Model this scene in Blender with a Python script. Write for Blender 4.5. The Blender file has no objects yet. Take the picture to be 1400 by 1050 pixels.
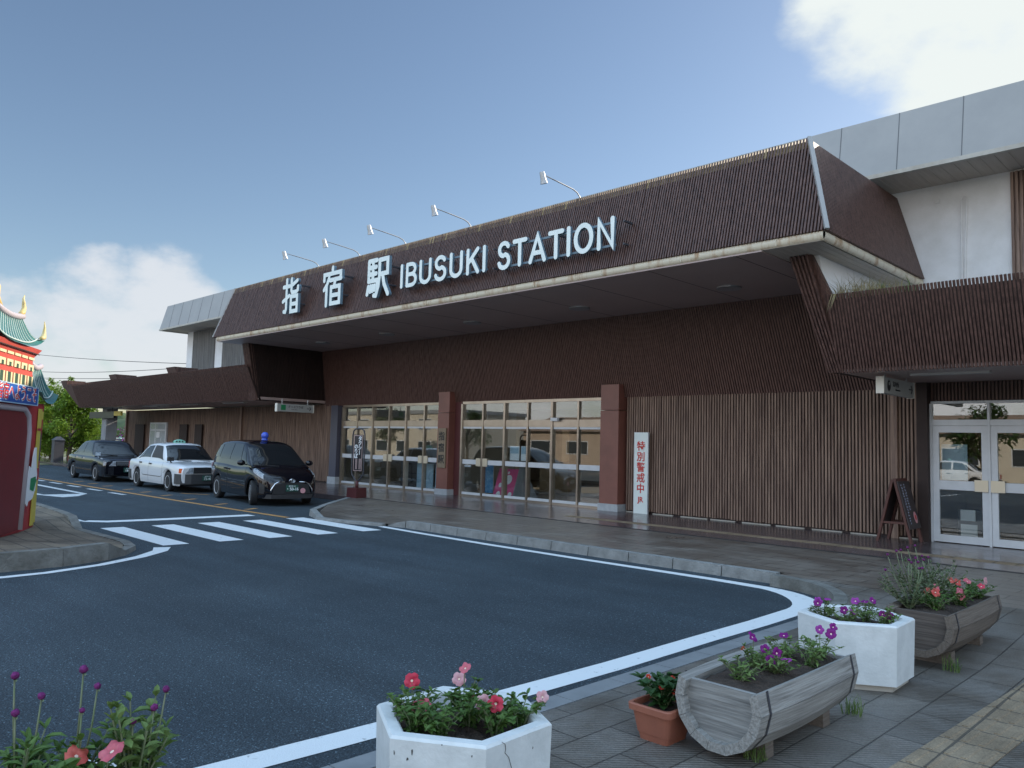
import bpy, math, random
from mathutils import Vector, Matrix
random.seed(7)
R = math.radians
scene = bpy.context.scene
COL = scene.collection
rnd = random.uniform

# ------------------------------------------------------------------ materials
def mat(name, col, rough=.6, col2=None, scale=6, detail=6, bump=0, bscale=60, metal=0, spec=.5, stretch=None, ramp=(.35, .65), coat=0):
    m = bpy.data.materials.new(name); m.use_nodes = True
    nt = m.node_tree; b = nt.nodes['Principled BSDF']
    b.inputs['Base Color'].default_value = (*col, 1)
    b.inputs['Roughness'].default_value = rough
    b.inputs['Metallic'].default_value = metal
    b.inputs['Specular IOR Level'].default_value = spec
    if coat: b.inputs['Coat Weight'].default_value = coat; b.inputs['Coat Roughness'].default_value = .03
    tc = nt.nodes.new('ShaderNodeTexCoord'); vec = tc.outputs['Object']
    if stretch:
        mp = nt.nodes.new('ShaderNodeMapping'); mp.inputs['Scale'].default_value = stretch
        nt.links.new(vec, mp.inputs['Vector']); vec = mp.outputs['Vector']
    if col2:
        n = nt.nodes.new('ShaderNodeTexNoise'); n.inputs['Scale'].default_value = scale; n.inputs['Detail'].default_value = detail
        n.inputs['Roughness'].default_value = .65
        nt.links.new(vec, n.inputs['Vector'])
        r = nt.nodes.new('ShaderNodeValToRGB')
        r.color_ramp.elements[0].color = (*col, 1); r.color_ramp.elements[1].color = (*col2, 1)
        r.color_ramp.elements[0].position, r.color_ramp.elements[1].position = ramp
        nt.links.new(n.outputs['Fac'], r.inputs['Fac']); nt.links.new(r.outputs['Color'], b.inputs['Base Color'])
    if bump:
        n2 = nt.nodes.new('ShaderNodeTexNoise'); n2.inputs['Scale'].default_value = bscale; n2.inputs['Detail'].default_value = 4
        nt.links.new(vec, n2.inputs['Vector'])
        bp = nt.nodes.new('ShaderNodeBump'); bp.inputs['Strength'].default_value = bump; bp.inputs['Distance'].default_value = .02
        nt.links.new(n2.outputs['Fac'], bp.inputs['Height']); nt.links.new(bp.outputs['Normal'], b.inputs['Normal'])
    return m

def tile_mat(name, c1, c2, mortar, bw, bh, rough, rot=0, offset=.5, msize=.012, bump=.5, ridges=False, stain=None, rough2=None, shift=(0, 0, 0)):
    m = bpy.data.materials.new(name); m.use_nodes = True
    nt = m.node_tree; b = nt.nodes['Principled BSDF']; L = nt.links.new
    tc = nt.nodes.new('ShaderNodeTexCoord'); mp = nt.nodes.new('ShaderNodeMapping')
    mp.inputs['Rotation'].default_value[2] = R(rot); mp.inputs['Location'].default_value = shift
    L(tc.outputs['Object'], mp.inputs['Vector'])
    br = nt.nodes.new('ShaderNodeTexBrick')
    br.inputs['Scale'].default_value = 1; br.inputs['Brick Width'].default_value = bw; br.inputs['Row Height'].default_value = bh
    br.inputs['Mortar Size'].default_value = msize; br.inputs['Mortar Smooth'].default_value = .3
    br.inputs['Color1'].default_value = (*c1, 1); br.inputs['Color2'].default_value = (*c2, 1); br.inputs['Mortar'].default_value = (*mortar, 1)
    br.offset = offset; br.inputs['Bias'].default_value = 0
    L(mp.outputs['Vector'], br.inputs['Vector'])
    n = nt.nodes.new('ShaderNodeTexNoise'); n.inputs['Scale'].default_value = 1.3; n.inputs['Detail'].default_value = 9; n.inputs['Roughness'].default_value = .72
    L(tc.outputs['Object'], n.inputs['Vector'])
    rp = nt.nodes.new('ShaderNodeValToRGB'); rp.color_ramp.elements[0].position = .36; rp.color_ramp.elements[1].position = .68
    s = stain or (.5, .5, .5)
    rp.color_ramp.elements[0].color = (*s, 1); rp.color_ramp.elements[1].color = (1.15, 1.15, 1.15, 1)
    L(n.outputs['Fac'], rp.inputs['Fac'])
    mx = nt.nodes.new('ShaderNodeMix'); mx.data_type = 'RGBA'; mx.blend_type = 'MULTIPLY'; mx.inputs['Factor'].default_value = 1
    L(br.outputs['Color'], mx.inputs[6]); L(rp.outputs['Color'], mx.inputs[7])
    n3 = nt.nodes.new('ShaderNodeTexNoise'); n3.inputs['Scale'].default_value = 90; n3.inputs['Detail'].default_value = 3
    L(tc.outputs['Object'], n3.inputs['Vector'])
    rp3 = nt.nodes.new('ShaderNodeValToRGB'); rp3.color_ramp.elements[0].position = .3; rp3.color_ramp.elements[1].position = .7
    rp3.color_ramp.elements[0].color = (.72, .72, .72, 1); rp3.color_ramp.elements[1].color = (1.2, 1.2, 1.2, 1)
    L(n3.outputs['Fac'], rp3.inputs['Fac'])
    mx3 = nt.nodes.new('ShaderNodeMix'); mx3.data_type = 'RGBA'; mx3.blend_type = 'MULTIPLY'; mx3.inputs['Factor'].default_value = 1
    L(mx.outputs[2], mx3.inputs[6]); L(rp3.outputs['Color'], mx3.inputs[7])
    L(mx3.outputs[2], b.inputs['Base Color'])
    mr = nt.nodes.new('ShaderNodeMapRange'); mr.inputs['From Min'].default_value = .3; mr.inputs['From Max'].default_value = .7
    mr.inputs['To Min'].default_value = rough2 if rough2 is not None else rough; mr.inputs['To Max'].default_value = rough
    L(n.outputs['Fac'], mr.inputs['Value']); L(mr.outputs['Result'], b.inputs['Roughness'])
    h = br.outputs['Fac']
    inv = nt.nodes.new('ShaderNodeMath'); inv.operation = 'SUBTRACT'; inv.inputs[0].default_value = 1; L(h, inv.inputs[1])
    hh = nt.nodes.new('ShaderNodeMath'); hh.operation = 'MULTIPLY_ADD'; hh.inputs[1].default_value = .12; L(n3.outputs['Fac'], hh.inputs[0]); L(inv.outputs[0], hh.inputs[2])
    last = hh.outputs[0]
    if ridges:
        w = nt.nodes.new('ShaderNodeTexWave'); w.wave_type = 'BANDS'; w.bands_direction = 'DIAGONAL'; w.inputs['Scale'].default_value = 14; w.inputs['Distortion'].default_value = .4
        L(mp.outputs['Vector'], w.inputs['Vector'])
        add = nt.nodes.new('ShaderNodeMath'); add.operation = 'MULTIPLY_ADD'; add.inputs[1].default_value = .5
        L(w.outputs['Fac'], add.inputs[0]); L(last, add.inputs[2]); last = add.outputs[0]
    bp = nt.nodes.new('ShaderNodeBump'); bp.inputs['Strength'].default_value = bump; bp.inputs['Distance'].default_value = .012
    L(last, bp.inputs['Height']); L(bp.outputs['Normal'], b.inputs['Normal'])
    return m

def asphalt_mat():
    m = bpy.data.materials.new('asphalt'); m.use_nodes = True
    nt = m.node_tree; b = nt.nodes['Principled BSDF']; L = nt.links.new
    tc = nt.nodes.new('ShaderNodeTexCoord')
    def noise(sc, det, ro, stretch=None):
        n = nt.nodes.new('ShaderNodeTexNoise'); n.inputs['Scale'].default_value = sc; n.inputs['Detail'].default_value = det; n.inputs['Roughness'].default_value = ro
        v = tc.outputs['Object']
        if stretch:
            mp = nt.nodes.new('ShaderNodeMapping'); mp.inputs['Scale'].default_value = stretch; L(v, mp.inputs['Vector']); v = mp.outputs['Vector']
        L(v, n.inputs['Vector']); return n.outputs['Fac']
    def ramp(fac, stops):
        r = nt.nodes.new('ShaderNodeValToRGB'); e = r.color_ramp.elements
        e[0].position, e[1].position = stops[0][0], stops[-1][0]
        e[0].color = (*stops[0][1], 1); e[1].color = (*stops[-1][1], 1)
        for p, c in stops[1:-1]: x = e.new(p); x.color = (*c, 1)
        L(fac, r.inputs['Fac']); return r.outputs['Color']
    def mul(a, b_):
        mx = nt.nodes.new('ShaderNodeMix'); mx.data_type = 'RGBA'; mx.blend_type = 'MULTIPLY'; mx.inputs['Factor'].default_value = 1
        L(a, mx.inputs[6]); L(b_, mx.inputs[7]); return mx.outputs[2]
    base = ramp(noise(.5, 8, .65), [(.3, (.022, .034, .044)), (.72, (.042, .058, .070))])
    g3 = lambda q: (q, q, q)
    grain = ramp(noise(85, 3, .7), [(.37, g3(.5)), (.49, g3(.98)), (.57, g3(1.35)), (.68, (2.6, 2.55, 2.4))])
    grain2 = ramp(noise(28, 3, .7), [(.32, g3(.72)), (.68, g3(1.3))])
    specks = ramp(noise(46, 1, .5), [(.61, g3(1)), (.65, g3(1)), (.69, (3.6, 3.5, 3.3))])
    tracks = ramp(noise(1.0, 4, .6, (.16, 1.3, 1)), [(.36, g3(.80)), (.64, g3(1.12))])
    stains = ramp(noise(2.3, 6, .6), [(.24, g3(.6)), (.34, g3(1)), (.9, g3(1))])
    L(mul(mul(mul(mul(mul(base, grain), grain2), specks), tracks), stains), b.inputs['Base Color'])
    b.inputs['Roughness'].default_value = .74; b.inputs['Specular IOR Level'].default_value = .42
    v = nt.nodes.new('ShaderNodeTexVoronoi'); v.inputs['Scale'].default_value = 70; L(tc.outputs['Object'], v.inputs['Vector'])
    bp = nt.nodes.new('ShaderNodeBump'); bp.inputs['Strength'].default_value = .8; bp.inputs['Distance'].default_value = .009
    L(v.outputs['Distance'], bp.inputs['Height']); L(bp.outputs['Normal'], b.inputs['Normal'])
    return m

def worn_paint(name, col, under, amount=.42):
    m = mat(name, under, .7, col, scale=9, detail=10, ramp=(amount - .04, amount + .03), bump=.25, bscale=120)
    return m

def glass_mat(name, tint, refl=.12, rough=.0):
    m = bpy.data.materials.new(name); m.use_nodes = True
    nt = m.node_tree; L = nt.links.new
    nt.nodes.remove(nt.nodes['Principled BSDF']); out = nt.nodes['Material Output']
    tr = nt.nodes.new('ShaderNodeBsdfTransparent'); tr.inputs['Color'].default_value = (*tint, 1)
    gl = nt.nodes.new('ShaderNodeBsdfGlossy'); gl.inputs['Roughness'].default_value = rough
    fr = nt.nodes.new('ShaderNodeLayerWeight'); fr.inputs['Blend'].default_value = .5
    pw = nt.nodes.new('ShaderNodeMath'); pw.operation = 'POWER'; pw.inputs[1].default_value = 5; L(fr.outputs['Facing'], pw.inputs[0])
    mr = nt.nodes.new('ShaderNodeMapRange'); mr.inputs['To Min'].default_value = refl; mr.inputs['To Max'].default_value = 1
    L(pw.outputs[0], mr.inputs['Value'])
    mx = nt.nodes.new('ShaderNodeMixShader'); L(mr.outputs['Result'], mx.inputs['Fac']); L(tr.outputs[0], mx.inputs[1]); L(gl.outputs[0], mx.inputs[2])
    L(mx.outputs[0], out.inputs['Surface'])
    return m

M = {}
M['asphalt'] = asphalt_mat()
M['slat'] = mat('brown slats', (.058, .030, .024), .42, (.155, .085, .067), scale=1.2, stretch=(22, 22, 1.2), spec=.4)
M['slat_lightened'] = mat('lightened reddish slats', (.092, .046, .037), .42, (.175, .096, .076), scale=1.2, stretch=(22, 22, 1.2), spec=.4)  # lighter slat copy, extra brightness under the canopy put into its colour
M['slat_low'] = mat('weathered slats', (.135, .082, .063), .55, (.37, .25, .185), scale=1.0, stretch=(16, 16, .9), spec=.4)
M['slat_back'] = mat('dark backing board', (.026, .014, .011), .7, (.038, .021, .017), scale=2)
M['sunlit_top'] = mat('painted sunlit top', (.34, .25, .12), .6, (.22, .15, .075), scale=3)  # yellowish colour stands in for sunlight coming through the slat tops
M['gutter'] = mat('cream gutter stained with rust', (.66, .58, .44), .5, (.36, .20, .09), scale=2.6, stretch=(2.2, 2.2, .5), ramp=(.50, .70), detail=9)
M['soffit'] = mat('dark brown soffit', (.40, .30, .275), .38, (.45, .345, .315), scale=.6, bump=.05, bscale=3)
M['board_soffit'] = mat('beige boarded soffit', (.44, .37, .30), .6, (.52, .45, .38), scale=1.2, stretch=(12, .8, 1))
M['white_wall'] = mat('white plaster wall', (.86, .84, .82), .7, (.68, .66, .62), scale=1.1, detail=9, bump=.1, bscale=50, ramp=(.45, .8))
M['grey_fascia'] = mat('pale grey roof panels', (.33, .325, .315), .5, (.385, .375, .36), scale=1.1, detail=8, ramp=(.3, .7))
M['grey_trim'] = mat('beige metal trim', (.52, .49, .43), .5, (.40, .36, .30), scale=3)
M['grey_dark'] = mat('grey seam', (.13, .135, .14), .6)
M['grey_slat'] = mat('grey weathered upper slats', (.15, .145, .14), .6, (.25, .235, .22), scale=1, stretch=(12, 12, .7))
M['pillar'] = mat('brown metal pillar', (.255, .10, .075), .4, (.20, .08, .06), scale=1.3)
M['post_blue'] = mat('slate blue post', (.075, .075, .105), .45)
M['stone_base'] = mat('pale stone base', (.48, .50, .51), .5, (.38, .40, .42), scale=8)
M['bronze'] = mat('bronze aluminium', (.42, .36, .30), .28, (.34, .29, .235), scale=2, metal=.75)
M['alu'] = mat('white aluminium', (.68, .70, .72), .35, (.6, .62, .64), scale=3)
M['brass'] = mat('pale brass plate', (.68, .60, .46), .35, metal=.5)
M['glass'] = glass_mat('door glass', (.92, .95, .95), .125)
M['glass_r'] = glass_mat('door glass brighter', (.90, .92, .91), .14)
M['carglass'] = mat('dark car glass', (.012, .014, .016), .02, spec=.75)
M['black_paint'] = mat('black car paint', (.004, .004, .007), .08, spec=.5, coat=.35)
M['white_paint'] = mat('white car paint', (.72, .73, .74), .2, coat=.7)
M['rubber'] = mat('tyre rubber', (.018, .018, .019), .75)
M['plastic'] = mat('black plastic', (.022, .022, .024), .5)
M['plastic_grey'] = mat('dark grey plastic bumper', (.045, .047, .05), .5)
M['rim'] = mat('silver wheel', (.62, .63, .65), .3, metal=.25)
M['chrome'] = mat('chrome', (.75, .76, .78), .1, metal=1)
M['lamp_clear'] = mat('clear headlamp', (.42, .45, .48), .08, (.16, .18, .20), scale=14, spec=.9, ramp=(.4, .6))
M['lamp_orange'] = mat('orange indicator', (.62, .10, .02), .15)
M['lamp_red'] = mat('red rear lamp', (.35, .01, .01), .15)
M['plate_green'] = mat('green number plate', (.02, .09, .065), .45)
M['white'] = mat('white lettering', (.85, .87, .88), .5)
M['sign_white'] = mat('white sign face', (.84, .90, .86), .35, (.76, .84, .81), scale=3)
M['sign_side'] = mat('blue grey sign side', (.14, .21, .26), .45)
M['steel'] = mat('galvanised steel', (.42, .43, .44), .4, metal=.5)
M['steel_dark'] = mat('dark steel', (.07, .07, .08), .5, metal=.3)
M['red'] = mat('red lettering', (.62, .055, .045), .5)
M['black'] = mat('black lettering', (.015, .015, .016), .5)
M['plaque'] = mat('old bare wood plaque', (.30, .23, .155), .65, (.21, .155, .10), scale=2, stretch=(14, 14, 1))
M['panel_grey'] = mat('pale grey sign panel', (.40, .41, .39), .5)
M['panel_edge'] = mat('ivory sign edge', (.86, .82, .72), .4)
M['panel_black'] = mat('black sign panel', (.012, .011, .014), .35)
M['maroon'] = mat('maroon steel', (.105, .028, .028), .5)
M['pink_line'] = mat('pale pink border', (.62, .45, .42), .5)
M['wood_red'] = mat('reddish brown wood', (.125, .045, .032), .55, (.085, .032, .025), scale=3, stretch=(10, 10, 1))
M['chalk'] = mat('slate panel', (.055, .042, .042), .7)
M['chalk_blue'] = mat('pale blue chalk', (.42, .46, .60), .8)
M['kerb'] = mat('grey kerb stone', (.30, .30, .285), .8, (.19, .19, .18), scale=5, detail=9, bump=.5, bscale=45)
M['kerb_dark'] = mat('dirty kerb stone', (.12, .115, .10), .85, (.235, .23, .21), scale=3.2, detail=10, bump=.6, bscale=40)
M['strip'] = mat('smooth concrete strip', (.19, .20, .205), .6, (.25, .26, .265), scale=4, detail=9)
M['line'] = worn_paint('white road paint', (.74, .76, .76), (.30, .31, .31), .36)
M['line_dash'] = worn_paint('thin white road paint', (.62, .64, .64), (.2, .2, .2), .40)
M['line_orange'] = worn_paint('orange road paint', (.52, .26, .075), (.22, .14, .08), .42)
M['walk'] = tile_mat('station walk paving', (.215, .185, .155), (.165, .14, .118), (.07, .062, .055), .6, .3, .5, stain=(.55, .52, .5), rough2=.25, bump=.3)
M['granite'] = tile_mat('polished dark floor', (.135, .105, .105), (.115, .09, .09), (.06, .05, .05), .6, .6, .28, offset=0, msize=.006, stain=(.7, .7, .72), rough2=.15, bump=.08)
M['near_tiles'] = tile_mat('ridged paving slabs', (.20, .185, .165), (.155, .145, .13), (.07, .064, .057), .6, .3, .6, rot=90, stain=(.55, .49, .42), bump=.9, msize=.006, ridges=True, shift=(.1, .05, 0), rough2=.4)
M['isl_tiles'] = tile_mat('island paving', (.25, .195, .135), (.2, .16, .115), (.08, .07, .06), .6, .3, .8, stain=(.5, .5, .5), bump=.5)
M['tactile'] = tile_mat('ochre tactile tiles', (.33, .255, .17), (.29, .22, .145), (.12, .10, .075), .3, .3, .7, offset=0, msize=.01, stain=(.6, .58, .55), bump=.5)
M['drain'] = mat('drain slot', (.03, .028, .027), .7)
M['planter'] = mat('chipped white paint on concrete', (.72, .74, .73), .6, (.60, .62, .61), scale=5, detail=9, bump=.14, bscale=40)
M['chip'] = mat('bare dark concrete', (.09, .085, .08), .9)
M['soil'] = mat('potting soil', (.035, .024, .018), .95, (.075, .05, .036), scale=22, bump=1, bscale=45)
M['barrel'] = mat('grey weathered wood', (.135, .125, .112), .8, (.36, .345, .32), scale=1.1, stretch=(55, 1.3, 55), detail=12, ramp=(.26, .62), bump=.35, bscale=2)
M['barrel_dark'] = mat('dark weathered wood', (.10, .075, .058), .8, (.19, .155, .125), scale=1.1, stretch=(55, 1.3, 55), detail=12, ramp=(.26, .66), bump=.35, bscale=2)
M['barrel_end'] = mat('weathered wood head', (.09, .085, .08), .85, (.33, .32, .30), scale=1.3, stretch=(1.5, 30, 34), detail=12, ramp=(.27, .62), bump=.35, bscale=2)
M['barrel_end_dark'] = mat('dark wood head', (.06, .047, .04), .85, (.145, .115, .095), scale=1.3, stretch=(1.5, 30, 34), detail=12, ramp=(.3, .68), bump=.35, bscale=2)
M['terracotta'] = mat('terracotta plastic', (.36, .125, .075), .55, (.30, .105, .065), scale=6)
def leaf_mat(name, a, b, trans=.25):
    m = mat(name, a, .5, b, scale=9, detail=3, spec=.35)
    p = m.node_tree.nodes['Principled BSDF']
    p.inputs['Subsurface Weight'].default_value = 0
    nt = m.node_tree; out = nt.nodes['Material Output']
    t = nt.nodes.new('ShaderNodeBsdfTranslucent')
    src = p.inputs['Base Color'].links[0].from_socket
    nt.links.new(src, t.inputs['Color'])
    mx = nt.nodes.new('ShaderNodeMixShader'); mx.inputs['Fac'].default_value = trans
    nt.links.new(p.outputs[0], mx.inputs[1]); nt.links.new(t.outputs[0], mx.inputs[2]); nt.links.new(mx.outputs[0], out.inputs['Surface'])
    return m
M['leaf'] = leaf_mat('petunia leaf', (.055, .12, .025), (.13, .22, .05))
M['leaf_pale'] = leaf_mat('pale leaf', (.09, .16, .04), (.20, .28, .085))
M['leaf_dark'] = leaf_mat('dark glossy leaf', (.018, .06, .016), (.05, .115, .03))
M['leaf_dull'] = leaf_mat('dull sage leaf', (.07, .105, .045), (.13, .16, .08))
M['tree_leaf'] = leaf_mat('tree leaf', (.10, .20, .025), (.26, .36, .045), .45)
M['tree_leaf_deep'] = leaf_mat('deep green leaf', (.03, .075, .016), (.075, .13, .028), .3)
M['petal_pink'] = leaf_mat('pink petal', (.68, .12, .17), (.80, .24, .28), .3)
M['petal_hot'] = leaf_mat('hot pink petal', (.72, .045, .09), (.78, .09, .15), .3)
M['petal_pale'] = leaf_mat('pale pink petal', (.78, .36, .40), (.8, .48, .5), .3)
M['petal_purple'] = leaf_mat('purple petal', (.21, .008, .19), (.32, .02, .28), .3)
M['petal_violet'] = leaf_mat('light violet petal', (.34, .035, .33), (.46, .09, .43), .3)
M['petal_coral'] = leaf_mat('coral petal', (.72, .10, .085), (.8, .2, .16), .3)
M['petal_red'] = leaf_mat('red petal', (.58, .035, .02), (.68, .07, .03), .3)
M['petal_eye'] = mat('pale flower throat', (.82, .62, .5), .6)
M['amaranth'] = mat('magenta globe flower', (.075, .006, .065), .8, (.20, .018, .15), scale=90)
M['stem'] = mat('green stem', (.12, .17, .07), .6, (.19, .2, .12), scale=20)
M['bark'] = mat('bark', (.09, .07, .05), .9, (.16, .13, .1), scale=10, bump=.6, bscale=25)
M['dry'] = leaf_mat('dry grass', (.30, .25, .13), (.42, .36, .2), .3)
M['grass'] = leaf_mat('green grass', (.09, .16, .04), (.2, .27, .08), .3)
M['teal_tile'] = mat('teal glazed roof', (.03, .135, .135), .35, (.05, .19, .18), scale=2)
M['teal_line'] = mat('pale ridge line', (.55, .62, .58), .5)
M['gold'] = mat('cream gold ornament', (.66, .46, .14), .5, (.74, .60, .30), scale=5)
M['salmon'] = mat('red painted timber', (.62, .10, .075), .5, (.52, .085, .065), scale=2)
M['dkred'] = mat('dark red painted door', (.20, .018, .022), .5, (.15, .016, .019), scale=2.5, detail=9, ramp=(.35, .7))
M['frame_red'] = mat('crimson frame', (.46, .035, .045), .45, (.38, .03, .04), scale=3)
M['frame_pale'] = mat('pale grey pink edge', (.48, .42, .44), .5)
M['yellow'] = mat('yellow paint', (.62, .50, .09), .5)
M['cream'] = mat('cream lattice', (.74, .66, .38), .5)
M['blue_board'] = mat('blue board', (.02, .10, .38), .45)
M['green_paint'] = mat('green paint', (.02, .24, .09), .5)
M['window_dark'] = mat('dark green opening', (.04, .09, .06), .5)
M['concrete'] = mat('grey concrete', (.30, .31, .32), .7, (.24, .25, .26), scale=2)
M['floor_in'] = mat('polished hall floor', (.33, .29, .235), .18, (.29, .25, .2), scale=1)
M['wall_in'] = mat('hall wall', (.42, .38, .31), .7, (.36, .32, .26), scale=1)
M['wood_in'] = mat('hall timber', (.34, .24, .13), .5, (.28, .19, .1), scale=2, stretch=(1, 1, 6))
M['poster_blue'] = mat('pale blue poster', (.45, .60, .70), .5, (.36, .52, .64), scale=3)
M['poster_pink'] = mat('pink poster', (.72, .075, .24), .5)
M['bottle_blue'] = mat('blue banner', (.05, .25, .52), .5, (.28, .5, .7), scale=9)
M['opp_brown'] = tile_mat('opposite brick tiles', (.38, .25, .17), (.33, .20, .135), (.46, .36, .28), .6, .18, .8, bump=.2, stain=(.85, .85, .85))
M['opp_beige'] = mat('opposite beige render', (.60, .54, .44), .8, (.54, .48, .39), scale=.6)
M['opp_white'] = mat('opposite white render', (.70, .70, .67), .8, (.62, .62, .6), scale=.6)
M['opp_roof'] = mat('brown tiled roof', (.24, .15, .09), .7, (.3, .19, .12), scale=1)
M['opp_window'] = mat('distant window', (.04, .05, .06), .1)
M['grass_ground'] = mat('rough grass ground', (.09, .115, .045), .9, (.16, .15, .08), scale=1.2, detail=9)
M['wood_far'] = mat('far wood', (.05, .075, .035), .9, (.09, .12, .05), scale=.3)
M['blue_lamp'] = mat('deep blue glossy globe', (.05, .10, .55), .12, spec=.7)
M['green_lamp'] = mat('green roof lamp', (.25, .55, .42), .3)
M['emit_tube'] = mat('unlit white tube', (.55, .53, .5), .4)

# ------------------------------------------------------------------ mesh builder
OFF = {}
class MB:
    def __init__(s): s.v = []; s.f = []; s.mi = []; s.cur = 0; s.sm = []; s.smooth = False
    def face(s, idx): s.f.append(tuple(idx)); s.mi.append(s.cur); s.sm.append(s.smooth)
    def add(s, verts, faces):
        o = len(s.v); s.v += [tuple(p) for p in verts]
        for f in faces: s.face([o + i for i in f])
    def hexa(s, p):  # 8 corners: bottom 0-3 ccw, top 4-7
        s.add(p, [(3, 2, 1, 0), (4, 5, 6, 7), (0, 1, 5, 4), (1, 2, 6, 5), (2, 3, 7, 6), (3, 0, 4, 7)])
    def box(s, x0, x1, y0, y1, z0, z1):
        s.hexa([(x0, y0, z0), (x1, y0, z0), (x1, y1, z0), (x0, y1, z0), (x0, y0, z1), (x1, y0, z1), (x1, y1, z1), (x0, y1, z1)])
    def bar(s, a, b, w, d, up=(0, 0, 1)):  # rectangular bar from a to b
        a, b = Vector(a), Vector(b); t = (b - a).normalized(); u = Vector(up)
        if abs(t.dot(u)) > .98: u = Vector((0, 1, 0))
        r = t.cross(u).normalized(); n = r.cross(t)
        p = []
        for q in (a, b):
            p += [q - r * w / 2 - n * d / 2, q + r * w / 2 - n * d / 2, q + r * w / 2 + n * d / 2, q - r * w / 2 + n * d / 2]
        s.hexa(p)
    def tube(s, pts, rad, n=8, cap=True):
        pts = [Vector(p) for p in pts]
        rads = rad if isinstance(rad, (list, tuple)) else [rad] * len(pts)
        o = len(s.v); prev = None
        for i, p in enumerate(pts):
            t = (pts[min(i + 1, len(pts) - 1)] - pts[max(i - 1, 0)]).normalized()
            if prev is None:
                u = Vector((0, 0, 1)) if abs(t.z) < .9 else Vector((1, 0, 0))
                r = t.cross(u).normalized()
            else:
                r = (prev - t * prev.dot(t)).normalized()
            prev = r; q = t.cross(r)
            for k in range(n):
                a = 2 * math.pi * k / n
                s.v.append(tuple(p + (r * math.cos(a) + q * math.sin(a)) * rads[i]))
        for i in range(len(pts) - 1):
            for k in range(n):
                a = o + i * n + k; b = o + i * n + (k + 1) % n
                s.face((a, b, b + n, a + n))
        if cap:
            s.face([o + k for k in reversed(range(n))]); s.face([o + (len(pts) - 1) * n + k for k in range(n)])
    def lathe(s, prof, c=(0, 0, 0), axis='z', n=24):
        o = len(s.v)
        for r, h in prof:
            for k in range(n):
                a = 2 * math.pi * k / n; x, y = r * math.cos(a), r * math.sin(a)
                p = (x, y, h) if axis == 'z' else ((x, h, y) if axis == 'y' else (h, x, y))
                s.v.append((p[0] + c[0], p[1] + c[1], p[2] + c[2]))
        for i in range(len(prof) - 1):
            for k in range(n):
                a = o + i * n + k; b = o + i * n + (k + 1) % n
                s.face((a, b, b + n, a + n))
        s.face([o + k for k in reversed(range(n))]); s.face([o + (len(prof) - 1) * n + k for k in range(n)])
    def prism(s, poly, z0, z1):
        n = len(poly)
        s.add([(x, y, z0) for x, y in poly] + [(x, y, z1) for x, y in poly],
              [tuple(reversed(range(n))), tuple(range(n, 2 * n))] + [(i, (i + 1) % n, n + (i + 1) % n, n + i) for i in range(n)])
    def slab(s, poly3, d):  # planar polygon thickened by vector d
        n = len(poly3); d = Vector(d); p = [Vector(q) for q in poly3]
        s.add(p + [q + d for q in p], [tuple(reversed(range(n))), tuple(range(n, 2 * n))] + [(i, (i + 1) % n, n + (i + 1) % n, n + i) for i in range(n)])
    def grid(s, fn, us, vs):
        o = len(s.v); m = len(vs)
        for u in us:
            for v in vs: s.v.append(tuple(fn(u, v)))
        for i in range(len(us) - 1):
            for j in range(m - 1):
                a = o + i * m + j
                s.face((a, a + m, a + m + 1, a + 1))
    def sphere(s, c, r, n=10, m=7, sq=(1, 1, 1)):
        prof = [(r * math.sin(math.pi * (i + .02) / (m + .04)), -r * math.cos(math.pi * (i + .02) / (m + .04))) for i in range(m + 1)]
        o = len(s.v); s.lathe(prof, (0, 0, 0), 'z', n)
        for i in range(o, len(s.v)):
            x, y, z = s.v[i]; s.v[i] = (x * sq[0] + c[0], y * sq[1] + c[1], z * sq[2] + c[2])
    def build(s, name, mats, parent=None, off=None, sharp=None):
        if not isinstance(mats, (list, tuple)): mats = [mats]
        me = bpy.data.meshes.new(name)
        if off is None and parent is not None:
            off = OFF.get(parent.name, (0, 0, 0))
        if off: vv = [(a - off[0], b - off[1], c - off[2]) for a, b, c in s.v]
        else: vv = s.v
        me.from_pydata(vv, [], s.f)
        for m in mats: me.materials.append(m)
        me.polygons.foreach_set('material_index', s.mi); me.polygons.foreach_set('use_smooth', s.sm)
        me.update()
        import bmesh
        bm = bmesh.new(); bm.from_mesh(me); bmesh.ops.recalc_face_normals(bm, faces=bm.faces); bm.to_mesh(me); bm.free()
        if sharp is not None and any(s.sm): me.set_sharp_from_angle(angle=R(sharp))
        o = bpy.data.objects.new(name, me); COL.objects.link(o)
        if parent is not None:
            o.parent = parent; OFF[o.name] = OFF.get(parent.name, (0, 0, 0))
        return o

def tag(o, label=None, cat=None, group=None, kind=None):
    if label: o['label'] = label
    if cat: o['category'] = cat
    if group: o['group'] = group
    if kind: o['kind'] = kind
    return o
def empty(name, loc, label, cat, group=None, rz=0, world=True):
    o = bpy.data.objects.new(name, None); COL.objects.link(o); o.location = loc; o.rotation_euler = (0, 0, rz)
    o.empty_display_size = .2
    OFF[o.name] = tuple(loc) if world else (0, 0, 0)
    return tag(o, label, cat, group)
def sp_boxes(name, boxes, m, parent=None):
    for b in boxes:
        g = MB(); g.box(*b); g.build(name, m, parent)
def kids(o): return [c for c in bpy.data.objects if c.parent == o]
def copy_tree(o, parent=None):
    c = o.copy(); COL.objects.link(c); c.parent = parent
    for ch in kids(o): copy_tree(ch, c)
    return c

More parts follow.
